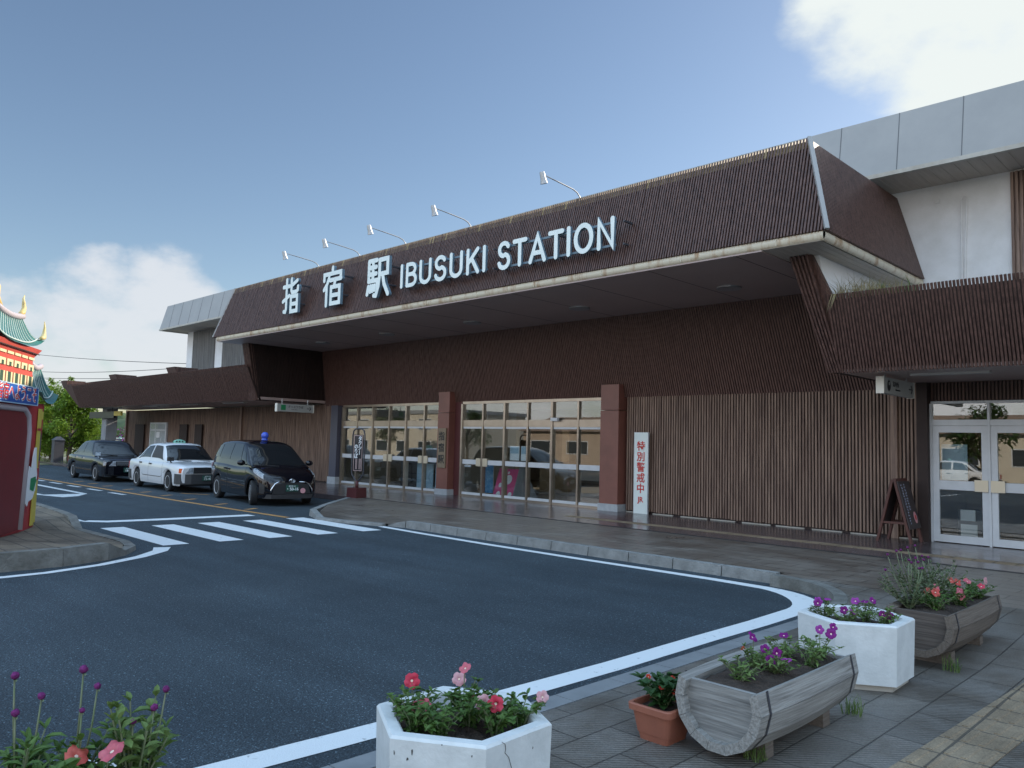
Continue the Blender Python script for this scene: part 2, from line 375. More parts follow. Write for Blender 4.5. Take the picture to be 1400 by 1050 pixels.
# text as real mesh; local x right, y up, front +z; Mx = 4x4 placement
def text_mesh(name, body, size, m, parent, Mx, extrude=.004, offset=0, spacing=1, align='CENTER', line=1.0):
    cu = bpy.data.curves.new('t', 'FONT'); cu.body = body; cu.size = size; cu.extrude = extrude; cu.offset = offset
    cu.align_x = align; cu.align_y = 'CENTER'; cu.space_character = spacing; cu.space_line = line; cu.resolution_u = 3
    to = bpy.data.objects.new('t', cu); COL.objects.link(to)
    bpy.context.view_layer.update()
    me = bpy.data.meshes.new_from_object(to.evaluated_get(bpy.context.evaluated_depsgraph_get()))
    bpy.data.objects.remove(to); bpy.data.curves.remove(cu)
    off = OFF.get(parent.name, (0, 0, 0)) if parent else (0, 0, 0)
    me.transform(Matrix.Translation(Vector(off) * -1) @ Mx)
    me.materials.clear(); me.materials.append(m)
    for p in me.polygons: p.material_index = 0
    me.name = name
    o = bpy.data.objects.new(name, me); COL.objects.link(o); o.parent = parent
    return o
def face_mat(pos, right, up):
    r = Vector(right).normalized(); u = Vector(up).normalized(); n = r.cross(u)
    m = Matrix((r, u, n)).transposed().to_4x4(); m.translation = Vector(pos); return m

# stroke lettering: ribbon with round ends, front at -y (world facade), local (x,z)
def stroke(mb, pts, w, x0, z0, sx, sz, yf, depth, k=0, closed=False):
    P = [Vector((x0 + p[0] * sx, z0 + p[1] * sz)) for p in pts]
    yf = yf - k * .0008
    n = len(P); Lf, Rt = [], []
    for i in range(n):
        if closed: a, b = P[i - 1], P[(i + 1) % n]
        else: a, b = P[max(i - 1, 0)], P[min(i + 1, n - 1)]
        d1 = (P[i] - a) if (P[i] - a).length > 1e-9 else (b - P[i])
        d2 = (b - P[i]) if (b - P[i]).length > 1e-9 else d1
        d1 = d1.normalized(); d2 = d2.normalized()
        t = (d1 + d2)
        t = t.normalized() if t.length > 1e-6 else d1
        nn = Vector((-t.y, t.x)); c = max(.45, nn.dot(Vector((-d1.y, d1.x))))
        Lf.append(P[i] + nn * w / 2 / c); Rt.append(P[i] - nn * w / 2 / c)
    outline = None
    if not closed:
        def cap(c, d):
            a0 = math.atan2(d.y, d.x)
            return [c + Vector((math.cos(a0 + a), math.sin(a0 + a))) * w / 2 for a in [R(q) for q in (-60, -30, 0, 30, 60)]]
        e = cap(P[-1], (P[-1] - P[-2]).normalized()); s0 = cap(P[0], (P[0] - P[1]).normalized())
        strips = [(Lf[i], Lf[i + 1], Rt[i + 1], Rt[i]) for i in range(n - 1)]
        strips.append((Lf[-1], *reversed(e), Rt[-1])); strips.append((Rt[0], *reversed(s0), Lf[0]))
        outline = Rt + e + list(reversed(Lf)) + s0
        outs = [outline]
    else:
        strips = [(Lf[i], Lf[(i + 1) % n], Rt[(i + 1) % n], Rt[i]) for i in range(n)]
        outs = [Lf, Rt]
    mb.cur = 0
    for q in strips: mb.add([(p.x, yf, p.y) for p in q], [tuple(range(len(q)))])
    mb.cur = 1
    for o in outs:
        m = len(o)
        mb.add([(p.x, yf, p.y) for p in o] + [(p.x, yf + depth, p.y) for p in o], [(i, (i + 1) % m, m + (i + 1) % m, m + i) for i in range(m)])

# ------------------------------------------------------------------ camera
f, pit, rol, th = 1070.63, 7.76904782e-02, 2.62395969e-02, 7.87768506e-01
F = Vector((-math.cos(th), math.sin(th), 0)); Rt = Vector((math.sin(th), math.cos(th), 0)); U = Vector((0, 0, 1))
F2 = F * math.cos(pit) + U * math.sin(pit); U2 = -F * math.sin(pit) + U * math.cos(pit)
CR = Rt * math.cos(rol) + U2 * math.sin(rol); CU = -Rt * math.sin(rol) + U2 * math.cos(rol)
cam = bpy.data.cameras.new('camera'); co = bpy.data.objects.new('camera', cam); COL.objects.link(co)
cam.sensor_width = 36; cam.lens = f / 1400 * 36; cam.clip_end = 3000; cam.clip_start = .05
mw = Matrix((CR, CU, -F2)).transposed().to_4x4(); mw.translation = (0, 0, 1.75); co.matrix_world = mw
scene.camera = co

# ------------------------------------------------------------------ world + sun
SUN_AZ, SUN_EL = R(15), R(25.5)      # azimuth measured from +Y towards +X
w = bpy.data.worlds.new('World'); scene.world = w; w.use_nodes = True
nt = w.node_tree; L = nt.links.new; bg = nt.nodes['Background']
sky = nt.nodes.new('ShaderNodeTexSky'); sky.sky_type = 'NISHITA'; sky.sun_disc = False
sky.sun_elevation = SUN_EL; sky.sun_rotation = SUN_AZ; sky.air_density = 1.0; sky.dust_density = .6; sky.ozone_density = 1.4
SKY_STR = .10
bg.inputs['Strength'].default_value = SKY_STR
tc = nt.nodes.new('ShaderNodeTexCoord')
def vmath(op, a, b=None):
    n = nt.nodes.new('ShaderNodeVectorMath'); n.operation = op; L(a, n.inputs[0])
    if b is not None: n.inputs[1].default_value = b
    return n
def fmath(op, a, b=None, c=None, clamp=False):
    n = nt.nodes.new('ShaderNodeMath'); n.operation = op; n.use_clamp = clamp
    for i, q in enumerate((a, b, c)):
        if q is None: continue
        if isinstance(q, (int, float)): n.inputs[i].default_value = q
        else: L(q, n.inputs[i])
    return n.outputs[0]
def rng(val, a, b, c=0, d=1, smooth=True):
    n = nt.nodes.new('ShaderNodeMapRange'); n.interpolation_type = 'SMOOTHSTEP' if smooth else 'LINEAR'
    L(val, n.inputs['Value'])
    for k, q in (('From Min', a), ('From Max', b), ('To Min', c), ('To Max', d)): n.inputs[k].default_value = q
    return n.outputs['Result']
def ray(u, v): return (CR * ((u - 700) / f) + CU * ((525 - v) / f) + F2).normalized()
nrm = vmath('NORMALIZE', tc.outputs['Generated']).outputs['Vector']
noi = nt.nodes.new('ShaderNodeTexNoise'); noi.inputs['Scale'].default_value = 6; noi.inputs['Detail'].default_value = 10; noi.inputs['Roughness'].default_value = .6
mpc = nt.nodes.new('ShaderNodeMapping'); mpc.inputs['Scale'].default_value = (1, 1, 1.8); mpc.inputs['Location'].default_value = (.3, .2, .1)
L(nrm, mpc.inputs['Vector']); L(mpc.outputs['Vector'], noi.inputs['Vector'])
noi2 = nt.nodes.new('ShaderNodeTexNoise'); noi2.inputs['Scale'].default_value = 14; noi2.inputs['Detail'].default_value = 8
L(mpc.outputs['Vector'], noi2.inputs['Vector'])
sep = nt.nodes.new('ShaderNodeSeparateXYZ'); L(nrm, sep.inputs[0])
def lobe(u, v, r0, r1):  # 1 inside cos-lobe round the direction
    d = ray(u, v); dt = vmath('DOT_PRODUCT', nrm, d).outputs['Value']
    return rng(dt, math.cos(R(r1)), math.cos(R(r0)))
nz = fmath('MULTIPLY_ADD', noi2.outputs['Fac'], .35, fmath('MULTIPLY', noi.outputs['Fac'], .65))
# heaped cloud low over the left horizon
l1 = lobe(125, 405, .3, 4.5); l2 = lobe(20, 490, 2, 8.5); l3 = lobe(215, 450, 1.5, 6.5)
low = fmath('MAXIMUM', fmath('MAXIMUM', l1, l2), l3)
c_low = rng(fmath('MULTIPLY_ADD', low, .40, fmath('MULTIPLY', nz, 1.25)), .78, 1.04)
# bright torn cloud at the upper right
l4 = lobe(1480, -60, 7, 15.5); l5 = lobe(1250, -30, 1, 10)
hi = fmath('MAXIMUM', l4, l5)
c_hi0 = rng(fmath('MULTIPLY_ADD', hi, .48, fmath('MULTIPLY', nz, .8)), .60, .86)
# fill light added to the sky outside the view
# made-up bright cloud behind the camera and overhead, unseen, lifts the shade
fill_cloud = rng(nz, .38, .56, .25, 1)
back = rng(vmath('DOT_PRODUCT', nrm, Vector((.35, -.75, .55)).normalized()).outputs['Value'], .05, .45)
fill_cloud = fmath('MULTIPLY', fill_cloud, back)
SB = 1.0
mix1 = nt.nodes.new('ShaderNodeMix'); mix1.data_type = 'RGBA'; L(sky.outputs[0], mix1.inputs[6])
CL_LOW = (5.4, 5.6, 5.9); CL_HI = (5.9, 6.3, 6.2); CL_FILL = (7.4, 10.9, 15.2); CL_FILL_LOW = (13.5, 13.4, 13.6)
mix1.inputs[7].default_value = (*CL_LOW, 1); L(fmath('MULTIPLY', fmath('MULTIPLY', c_low, rng(low, .02, .25)), .85), mix1.inputs['Factor'])
mix2 = nt.nodes.new('ShaderNodeMix'); mix2.data_type = 'RGBA'; L(mix1.outputs[2], mix2.inputs[6]); mix2.inputs[7].default_value = (*CL_HI, 1)
L(fmath('MULTIPLY', c_hi0, rng(hi, .02, .2)), mix2.inputs['Factor'])
mix3 = nt.nodes.new('ShaderNodeMix'); mix3.data_type = 'RGBA'; L(mix2.outputs[2], mix3.inputs[6]); elev = rng(sep.outputs['Z'], .10, .55); cb = nt.nodes.new('ShaderNodeMix'); cb.data_type = 'RGBA'; cb.inputs[6].default_value = (*CL_FILL_LOW, 1); cb.inputs[7].default_value = (*CL_FILL, 1); L(elev, cb.inputs['Factor']); L(cb.outputs[2], mix3.inputs[7])  # warm low band of the added cloud, there to light the canopy
L(fill_cloud, mix3.inputs['Factor'])
L(mix3.outputs[2], bg.inputs['Color'])
sl = bpy.data.lights.new('sun', 'SUN'); so = bpy.data.objects.new('sun', sl); COL.objects.link(so)
sl.energy = 4.2; sl.angle = R(.53); sl.color = (1, .90, .76)
sd = Vector((math.sin(SUN_AZ) * math.cos(SUN_EL), math.cos(SUN_AZ) * math.cos(SUN_EL), math.sin(SUN_EL)))
so.rotation_euler = sd.to_track_quat('Z', 'Y').to_euler(); so.location = (0, 0, 30)
scene.view_settings.view_transform = 'Standard'; scene.view_settings.look = 'None'; scene.view_settings.gamma = 1
scene.view_settings.exposure = .55
scene.cycles.max_bounces = 8; scene.cycles.transparent_max_bounces = 12

# ------------------------------------------------------------------ ground
def struct(name, mb, m, **k): return tag(mb.build(name, m, **k), kind='structure')
g = MB(); g.box(-700, 700, -700, 700, -.5, -.02); struct('ground', g, M['grass_ground'])
g = MB(); g.add([(-120, -45, 0), (40, -45, 0), (40, 12.8, 0), (-120, 12.8, 0)], [(0, 1, 2, 3)]); struct('road', g, M['asphalt'])
def zst(x, y):   # height of the paving that runs from the near side round to the station side
    t = min(1, max(0, (y - 7.2) / 2.6)); t = t * t * (3 - 2 * t); return .03 + .11 * t
# near paving (heightfield) x > -3.5 ; curve to the kerb
CX, CY, CRAD = -4.9, 8.55, 1.40
def edge_x(y):   # western edge of the near paving
    if y < CY: return CX + CRAD
    if y > CY + CRAD: return None
    return CX + math.sqrt(max(0, CRAD ** 2 - (y - CY) ** 2))
g = MB()
ys = [-30, -12, -4, -1] + [0 + .5 * i for i in range(17)] + [8.55 + .1 * i for i in range(15)]
xs_f = [i / 24 for i in range(25)]
def nf(y, t):
    e = edge_x(y); x = e + (40 - e) * t ** 3; return (x, y, zst(x, y))
g.grid(nf, ys, xs_f); 
struct('pavement', g, M['near_tiles'])
# station side walk
def walk_z(x):  # flush at the crossing
    if x > -12.6: return .14
    if x < -13.2: return .05 if x > -15.9 else .14
    return .05 + .09 * (x + 13.2) / .6
g = MB()
# outer paving up to the drain line y = 13
poly = [(-12.9, 10.15), (40, 10.15), (40, 13.0), (-19.3, 13.0), (-17.1, 10.75), (-15.9, 9.75), (-15.2, 9.35), (-13.2, 9.55)]
tri = [(-12.93, 10.145), (-4.86, 10.145), (-4.86, 9.94), (40, 9.94), (40, 13.0), (-12.93, 13.0)]
g.add([(x, y, .14) for x, y in tri], [(0, 1, 2, 3, 4, 5)])
V = [(-12.93, 10.145, .14), (-12.93, 13, .14), (-19.2, 13, .14), (-17.2, 10.85, .14), (-15.95, 9.85, .11), (-15.15, 9.47, .05), (-14.25, 9.6, .05), (-13.38, 9.9, .05), (-12.93, 10.02, .13), (-15.5, 11.2, .135)]
g.add(V, [(9, i, (i + 1) % 9) for i in range(9)])
struct('station_walk', g, M['walk'])
g = MB(); g.add([(x, y, .14) for x, y in [(-60, 13.02), (40, 13.02), (40, 16.5), (-60, 16.5)]], [(0, 1, 2, 3)])
g.add([(-60, 12.85, .14), (-60, 12.85, 0), (-19.3, 12.85, 0), (-19.3, 12.85, .14)], [(0, 1, 2, 3)])
g.add([(-60, 12.85, .14), (-19.3, 12.85, .14), (-19.2, 13.02, .14), (-60, 13.02, .14)], [(0, 1, 2, 3)])
struct('station_forecourt', g, M['granite'])
g = MB(); g.box(-19.2, 40, 12.95, 13.03, .12, .146); struct('drain_channel', g, M['drain'])
# tactile strips
g = MB()
def tac(x0, x1, y0, y1, z, dirx):
    # raised bars on 300 mm tiles
    g.box(x0, x1, y0, y1, z - .03, z + .004)
    if dirx:
        nx = int((x1 - x0) / .3)
        for i in range(nx):
            for j in range(4):
                yy = y0 + .045 + j * (y1 - y0 - .09) / 3
                g.box(x0 + .3 * i + .02, x0 + .3 * i + .28, yy - .014, yy + .014, z + .004, z + .009)
    else:
        ny = int((y1 - y0) / .3)
        for i in range(ny):
            for j in range(4):
                xx = x0 + .05 + j * (x1 - x0 - .1) / 3
                g.box(xx - .016, xx + .016, y0 + .3 * i + .02, y0 + .3 * i + .28, z + .004, z + .009)
tac(-12.0, 12, 13.85, 14.15, .14, True)
struct('tactile_paving', g, M['tactile'])
g = MB()
o0 = len(g.v)
n = 0
for i in range(-6, 26):
    y0 = i * .3; 
    if y0 > 7.0: break
    def X(y): return -1.63 + (y - 4.75) * .045
    for j in range(1):
        y1 = y0 + .3
        g.hexa([(X(y0), y0, .0), (X(y0) + .36, y0, .0), (X(y1) + .36, y1, .0), (X(y1), y1, .0), (X(y0), y0, zst(0, y0) + .006), (X(y0) + .36, y0, zst(0, y0) + .006), (X(y1) + .36, y1, zst(0, y1) + .006), (X(y1), y1, zst(0, y1) + .006)])
        for k in range(4):
            xx = .045 + k * .09; z = zst(0, y0) + .006
            g.hexa([(X(y0 + .02) + xx - .02, y0 + .02, z), (X(y0 + .02) + xx + .02, y0 + .02, z), (X(y1 - .02) + xx + .02, y1 - .02, z), (X(y1 - .02) + xx - .02, y1 - .02, z)] +
                   [(X(y0 + .02) + xx - .013, y0 + .02, z + .006), (X(y0 + .02) + xx + .013, y0 + .02, z + .006), (X(y1 - .02) + xx + .013, y1 - .02, z + .006), (X(y1 - .02) + xx - .013, y1 - .02, z + .006)])
struct('tactile_strip', g, M['tactile'])
# near edge strip (smooth concrete) with joints
g = MB()
for i in range(24):
    y0 = -6 + i * .6
    if y0 + .6 > 8.4: break
    g.box(-3.68, -3.505, y0 + .004, y0 + .596, -.02, .034)
a0 = [(CX + 1.22 * math.cos(a), CY + 1.22 * math.sin(a)) for a in [R(q) for q in range(0, 95, 6)]]
struct('edge_strip', g, M['strip'])
# curved dark kerb at the bend, straight kerb stones along the walk
g = MB()
arc = [R(q) for q in range(0, 92, 6)]
for a, b in zip(arc[:-1], arc[1:]):
    P = lambda r, q, z: (CX + r * math.cos(q), CY + r * math.sin(q), z)
    za, zb = zst(0, CY + CRAD * math.sin(a)) + .004, zst(0, CY + CRAD * math.sin(b)) + .004
    g.hexa([P(1.24, a, -.05), P(1.40, a, -.05), P(1.40, b, -.05), P(1.24, b, -.05), P(1.25, a, za), P(1.40, a, za), P(1.40, b, zb), P(1.25, b, zb)])
struct('bend_kerb', g, M['kerb_dark'])
g = MB()
x = -4.92
while x > -12.5:
    x1 = max(x - .8, -12.9); 
    g.hexa([(x1 + .008, 9.985, -.05), (x - .008, 9.985, -.05), (x - .008, 10.15, -.05), (x1 + .008, 10.15, -.05), (x1 + .008, 10.005, .145), (x - .008, 10.005, .145), (x - .008, 10.15, .145), (x1 + .008, 10.15, .145)])
    x -= .8
g.hexa([(-13.4, 9.9, -.05), (-12.93, 9.985, -.05), (-12.93, 10.15, -.05), (-13.4, 10.05, -.05), (-13.4, 9.92, .05), (-12.93, 10.0, .135), (-12.93, 10.15, .135), (-13.4, 10.05, .05)])
def kerb_run(g, pts, w, zt, inward=1, gap=.006):
    for (a, b) in zip(pts[:-1], pts[1:]):
        A, B = Vector(a), Vector(b); t = (B - A).normalized(); n_ = Vector((-t.y, t.x)) * inward * w
        A2, B2 = A + t * gap, B - t * gap
        za = zt if not callable(zt) else zt(A); zb = zt if not callable(zt) else zt(B)
        s = n_ * .15
        g.hexa([(A2.x, A2.y, -.05), (B2.x, B2.y, -.05), (B2.x + n_.x, B2.y + n_.y, -.05), (A2.x + n_.x, A2.y + n_.y, -.05),
                (A2.x + s.x, A2.y + s.y, za), (B2.x + s.x, B2.y + s.y, zb), (B2.x + n_.x, B2.y + n_.y, zb), (A2.x + n_.x, A2.y + n_.y, za)])
kerb_run(g, [(-15.2, 9.32), (-14.3, 9.45), (-13.4, 9.75)], .17, .055)
kerb_run(g, [(-19.35, 12.85), (-18.3, 11.75), (-17.3, 10.72), (-16.2, 9.72), (-15.2, 9.32)], .17, lambda p: .145 if p.x < -16.2 else (.12 if p.x < -15.6 else .055))
struct('kerb', g, M['kerb'])
# island on the left, with raised kerbs
g = MB()
isl = [(-11.62, -8), (-11.62, 2.6), (-11.68, 3.3), (-11.9, 3.85), (-12.3, 4.3), (-13.0, 4.55), (-14.0, 4.55), (-15.2, 4.5), (-16.4, 4.7), (-17.5, 4.75), (-30, 4.9), (-30, -8)]
ih = [.22, .22, .21, .17, .08, .06, .06, .08, .2, .22, .22, .22]
g.add([(x, y, z) for (x, y), z in zip(isl, ih)] + [(-14, 2.6, .2), (-20, 2.6, .22)],
      [(0, 1, 12), (1, 2, 12), (2, 3, 12), (3, 4, 12), (4, 5, 12), (5, 6, 12), (6, 7, 12), (7, 8, 12), (8, 13, 12), (8, 9, 13), (9, 10, 13), (10, 11, 13), (11, 0, 13), (0, 12, 13)])
struct('island_paving', g, M['isl_tiles'])
g = MB()
ik = [(-11.45, y) for y in (-6, -4.6, -3.2, -1.8, -.6, .6, 1.2, 1.8, 2.55)] + [(-11.52, 3.3), (-11.78, 3.95)]
kerb_run(g, ik, .17, .235)
kerb_run(g, [(-11.78, 3.95), (-12.1, 4.3)], .17, lambda p: .235 if p.y < 4 else .07)
kerb_run(g, [(-12.1, 4.3), (-12.6, 4.62), (-13.2, 4.74), (-14.2, 4.72), (-15.3, 4.68)], .17, .07)
kerb_run(g, [(-15.3, 4.68), (-16.0, 4.78)], .17, lambda p: .07 if p.x > -15.5 else .23)
kerb_run(g, [(-16.0, 4.78), (-17.0, 4.88), (-18.0, 4.93), (-19.2, 4.98), (-20.4, 5.0), (-23, 5.02), (-26, 5.04), (-30, 5.06)], .17, .235)
struct('island_kerb', g, M['kerb_dark'])

# ---------------- road markings (sheets 4 mm up)
def ribbon(pts, w, m, name, z=.004, closed=False):
    g = MB(); P = [Vector(p) for p in pts]; ws = w if isinstance(w, (list, tuple)) else [w] * len(P)
    o = []
    for i, p in enumerate(P):
        t = (P[min(i + 1, len(P) - 1)] - P[max(i - 1, 0)]).normalized(); nn = Vector((-t.y, t.x))
        o.append((p + nn * ws[i] / 2, p - nn * ws[i] / 2))
    v = [(q.x, q.y, z) for pr in o for q in pr]
    g.add(v, [(2 * i, 2 * i + 1, 2 * i + 3, 2 * i + 2) for i in range(len(P) - 1)])
    return struct(name, g, m)
corner = [(-5.05 + 1.1 * math.sin(R(a)), 8.52 + 1.1 * math.cos(R(a))) for a in range(0, 91, 9)]
edge = [(-13.4, 9.74), (-12, 9.66), (-10, 9.6), (-8, 9.6), (-6.4, 9.63), (-5.6, 9.64)] + corner[1:] + [(-3.93, 7.6), (-3.94, 6.6), (-3.93, 5.2), (-3.96, 4), (-4.02, 2.7), (-4.1, 1.4), (-4.2, 0), (-4.5, -4), (-5, -10)]
edge_w = [.16, .16, .16, .16, .17, .18] + [.2, .23, .26, .29, .31, .31, .3, .28, .26, .24] + [.23, .22, .22, .22, .22, .22, .22, .22, .22]
ribbon(edge, edge_w, M['line'], 'edge_line')
ribbon([(-11.05, -8), (-11.04, 1.5), (-11.06, 2.5), (-11.12, 3.0), (-11.4, 3.72), (-11.85, 4.4), (-12.3, 4.85), (-12.66, 5.02)], [.14] * 5 + [.17, .22, .25], M['line'], 'edge_line')
for y0, y1 in ((5.11, 5.53), (6.04, 6.47), (6.95, 7.40), (7.92, 8.36), (8.92, 9.36)):
    g = MB(); g.add([(-15.82, y0, .004), (-12.85, y0 - .0, .004), (-12.85, y1, .004), (-15.82, y1, .004)], [(0, 1, 2, 3)]); struct('crossing_bar', g, M['line'])
ribbon([(-17.25, 5.28), (-16.95, 5.6), (-16.88, 6.5), (-16.86, 8.65)], [.3, .34, .36, .36], M['line'], 'stop_line')
ribbon([(-19.5, 5.2), (-18.2, 5.2), (-17.25, 5.22)], .14, M['line'], 'edge_line')
ribbon([(-60, 8.75), (-38, 8.7), (-30, 8.75), (-23, 8.86), (-19, 8.95), (-16.0, 9.06)], .15, M['line_orange'], 'orange_line')
for i in range(10):
    x0 = -43.2 + 1.98 * i * 1.0
    if x0 + 1.15 > -21: break
    ribbon([(x0, 8.3 + .012 * i), (x0 + 1.12, 8.34 + .012 * i)], .15, M['line_dash'], 'lane_dash')
for x0 in (-31.5, -30.0, -28.5, -26.55, -25.1, -23.5, -21.8, -19.9, -18.25):
    ribbon([(x0, 9.2), (x0 - .2, 9.58)], .14, M['line_orange'], 'bay_tick')
ribbon([(-24.3, 10.1), (-23.4, 10.6)], .12, M['line_orange'], 'bay_tick')
# hollow box marking on the lane: two long lines closed by a wide end bar
for y0, y1 in ((7.52, 7.70), (6.40, 6.56)):
    g = MB(); g.add([(-34, y0, .004), (-25.1, y0, .004), (-25.1, y1, .004), (-34, y1, .004)], [(0, 1, 2, 3)]); struct('lane_box_marking', g, M['line_dash'])
g = MB(); g.add([(-25.1, 6.40, .004), (-23.9, 6.72, .004), (-24.2, 7.2, .004), (-25.1, 7.70, .004)], [(0, 1, 2, 3)]); struct('lane_box_marking', g, M['line_dash'])

# ------------------------------------------------------------------ station building
ST = empty('station_building', (-16, 16.3, 0), 'long two storey station building clad in dark brown timber slats with white walls above', 'station')
def sp(name, mb, m, parent=ST, **k): return mb.build(name, m, parent, **k)
def slats(mb, p0, p1, q0, q1, pitch, wd, dp, nrm, cutfn=None, jitter=.0):
    """vertical slats between bottom line p0-p1 and top line q0-q1; nrm = outward normal"""
    p0, p1, q0, q1 = map(Vector, (p0, p1, q0, q1)); n = max(2, int(round((p1 - p0).length / pitch))); N = Vector(nrm).normalized() * dp
    for i in range(n):
        t = (i + .5) / n; a = p0.lerp(p1, t); b = q0.lerp(q1, t)
        if cutfn:
            c = cutfn(t); 
            if c is None: continue
            b = a.lerp(b, c)
        if jitter: a = a + Vector((0, 0, rnd(-jitter, jitter)))
        d = (p1 - p0).normalized() * wd / 2
        k = N * rnd(.8, 1.0)
        mb.add([a - d, a + d, a + d + k, a - d + k, b - d, b + d, b + d + k, b - d + k],
               [(0, 1, 5, 4), (1, 2, 6, 5), (2, 3, 7, 6), (3, 0, 4, 7), (4, 5, 6, 7), (3, 2, 1, 0)])
ZS = 5.12
XR, XL, YF, INS = -5.07, -27.0, 12.03, .5
ZB, ZT = 5.28, 7.03
# --- sign fascia: backing, slats on the front and on both returns, hip flashings, gutter
def fas_pt(x, t): return (x, YF + INS * t, ZB + (ZT - ZB) * t)
g = MB(); e = .045
g.slab([(XL + .03, YF + e, ZB), (XR - .03, YF + e, ZB), (XR - INS - .03, YF + INS + e, ZT - .2), (XL + INS + .03, YF + INS + e, ZT - .2)], (0, .1, 0))
g.slab([(XR - e, YF + .1, ZB), (XR - e, 16.7, ZB), (XR - INS - e, 16.7, ZT - .05), (XR - INS - e, YF + INS + .1, ZT - .05)], (-.1, 0, 0))
g.slab([(XL + e, YF + .1, ZB), (XL + e, 16.7, ZB), (XL + INS + e, 16.7, ZT - .05), (XL + INS + e, YF + INS + .1, ZT - .05)], (.1, 0, 0))
sp('fascia_backing', g, M['slat_back'])
g = MB(); nf_ = (0, -(ZT - ZB), INS)
slope = Vector((0, INS, ZT - ZB))
# parallel slats; those at the ends stop at the hip lines
n = int((XR - XL) / .056)
for i in range(n):
    x = XL + .028 + i * (XR - XL - .056) / (n - 1)
    tm = min(1, (XR - x) / INS, (x - XL) / INS)
    if tm < .05: continue
    N = Vector(nf_).normalized() * .055; wd = .0148
    a = Vector((x, YF + .04, ZB - .02)); b = a + slope * tm
    if tm == 1: b = b + Vector((0, 0, rnd(0, .012)))
    k = N * rnd(.85, 1)
    g.add([a + Vector((-wd, 0, 0)), a + Vector((wd, 0, 0)), a + Vector((wd, 0, 0)) + k, a + Vector((-wd, 0, 0)) + k, b + Vector((-wd, 0, 0)), b + Vector((wd, 0, 0)), b + Vector((wd, 0, 0)) + k, b + Vector((-wd, 0, 0)) + k],
          [(0, 1, 5, 4), (1, 2, 6, 5), (2, 3, 7, 6), (3, 0, 4, 7), (4, 5, 6, 7), (3, 2, 1, 0)])
sp('fascia_slats', g, M['slat'])
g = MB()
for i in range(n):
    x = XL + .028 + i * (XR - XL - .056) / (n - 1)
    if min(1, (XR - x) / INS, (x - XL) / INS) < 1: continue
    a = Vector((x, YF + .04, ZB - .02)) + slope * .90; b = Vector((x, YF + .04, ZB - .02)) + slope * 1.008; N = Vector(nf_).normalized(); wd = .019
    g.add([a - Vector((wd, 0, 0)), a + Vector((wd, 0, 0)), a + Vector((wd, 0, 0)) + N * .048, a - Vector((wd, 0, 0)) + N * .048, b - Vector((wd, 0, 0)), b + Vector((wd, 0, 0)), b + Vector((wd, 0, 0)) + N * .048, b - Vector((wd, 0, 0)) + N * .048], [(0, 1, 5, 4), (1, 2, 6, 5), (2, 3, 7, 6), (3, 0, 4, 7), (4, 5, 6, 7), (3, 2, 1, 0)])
sp('painted_sun_tips', g, M['sunlit_top'])  # sunlight along the top edge, painted on as pale caps
for sgn, X0 in ((1, XR), (-1, XL)):
    g = MB(); m_ = int((16.75 - YF) / .06)
    for i in range(m_):
        y = YF + .03 + i * .06; tm = min(1, (y - YF) / INS)
        if tm < .06: continue
        a = Vector((X0 - sgn * .04, y, ZB - .02)); b = a + Vector((-sgn * INS, 0, ZT - ZB)) * tm
        k = Vector((sgn * (ZT - ZB), 0, INS)).normalized() * .04; wd = Vector((0, .017, 0))
        g.add([a - wd, a + wd, a + wd + k, a - wd + k, b - wd, b + wd, b + wd + k, b - wd + k], [(0, 1, 5, 4), (1, 2, 6, 5), (2, 3, 7, 6), (3, 0, 4, 7), (4, 5, 6, 7), (3, 2, 1, 0)])
    sp('return_slats', g, M['slat'])
    g = MB(); g.bar((X0, YF + .01, ZB), (X0 - sgn * INS, YF + INS + .01, ZT + .02), .07, .05, up=(sgn, -1, 0)); sp('hip_flashing', g, M['grey_fascia'])
g = MB(); g.slab([(XL + INS, YF + INS - .02 + .05, ZT - .19), (XR - INS, YF + INS - .02 + .05, ZT - .19), (XR - INS, YF + INS + .08, ZT - .01), (XL + INS, YF + INS + .08, ZT - .01)], (0, .05, 0)); sp('painted_sun_strip', g, M['sunlit_top'])  # added pale strip imitating sunlight behind the slat tops
g = MB(); g.box(XL + INS + .1, XR - INS - .1, YF + INS + .14, 16.75, ZT - .3, ZT - .22); sp('sign_roof', g, M['concrete'])
g = MB(); g.smooth = True   # gutter with a rounded front lip
GX0, GX1 = -26.75, -5.14
prof = [(0, 0), (-.02, .005), (-.05, .04), (-.06, .09), (-.05, .14), (-.02, .157), (0, .157)]
g.grid(lambda x, k: (x, YF + .08 + prof[k][0], ZS + prof[k][1]), [GX0, GX1], list(range(len(prof))))
g.grid(lambda y, k: (GX1 - .03 - prof[k][0], y, ZS + prof[k][1]), [YF + .05, 16.75], list(range(len(prof))))
g.grid(lambda y, k: (GX0 + .03 + prof[k][0], y, ZS + prof[k][1]), [YF + .05, 16.75], list(range(len(prof))))
g.smooth = False
for x in [GX0 + .7 + 1.83 * i for i in range(12)]:
    for i in range(len(prof) - 1): pass
    g.box(x - .008, x + .008, YF + .012, YF + .03, ZS + .02, ZS + .14)
sp('gutter', g, M['gutter'])
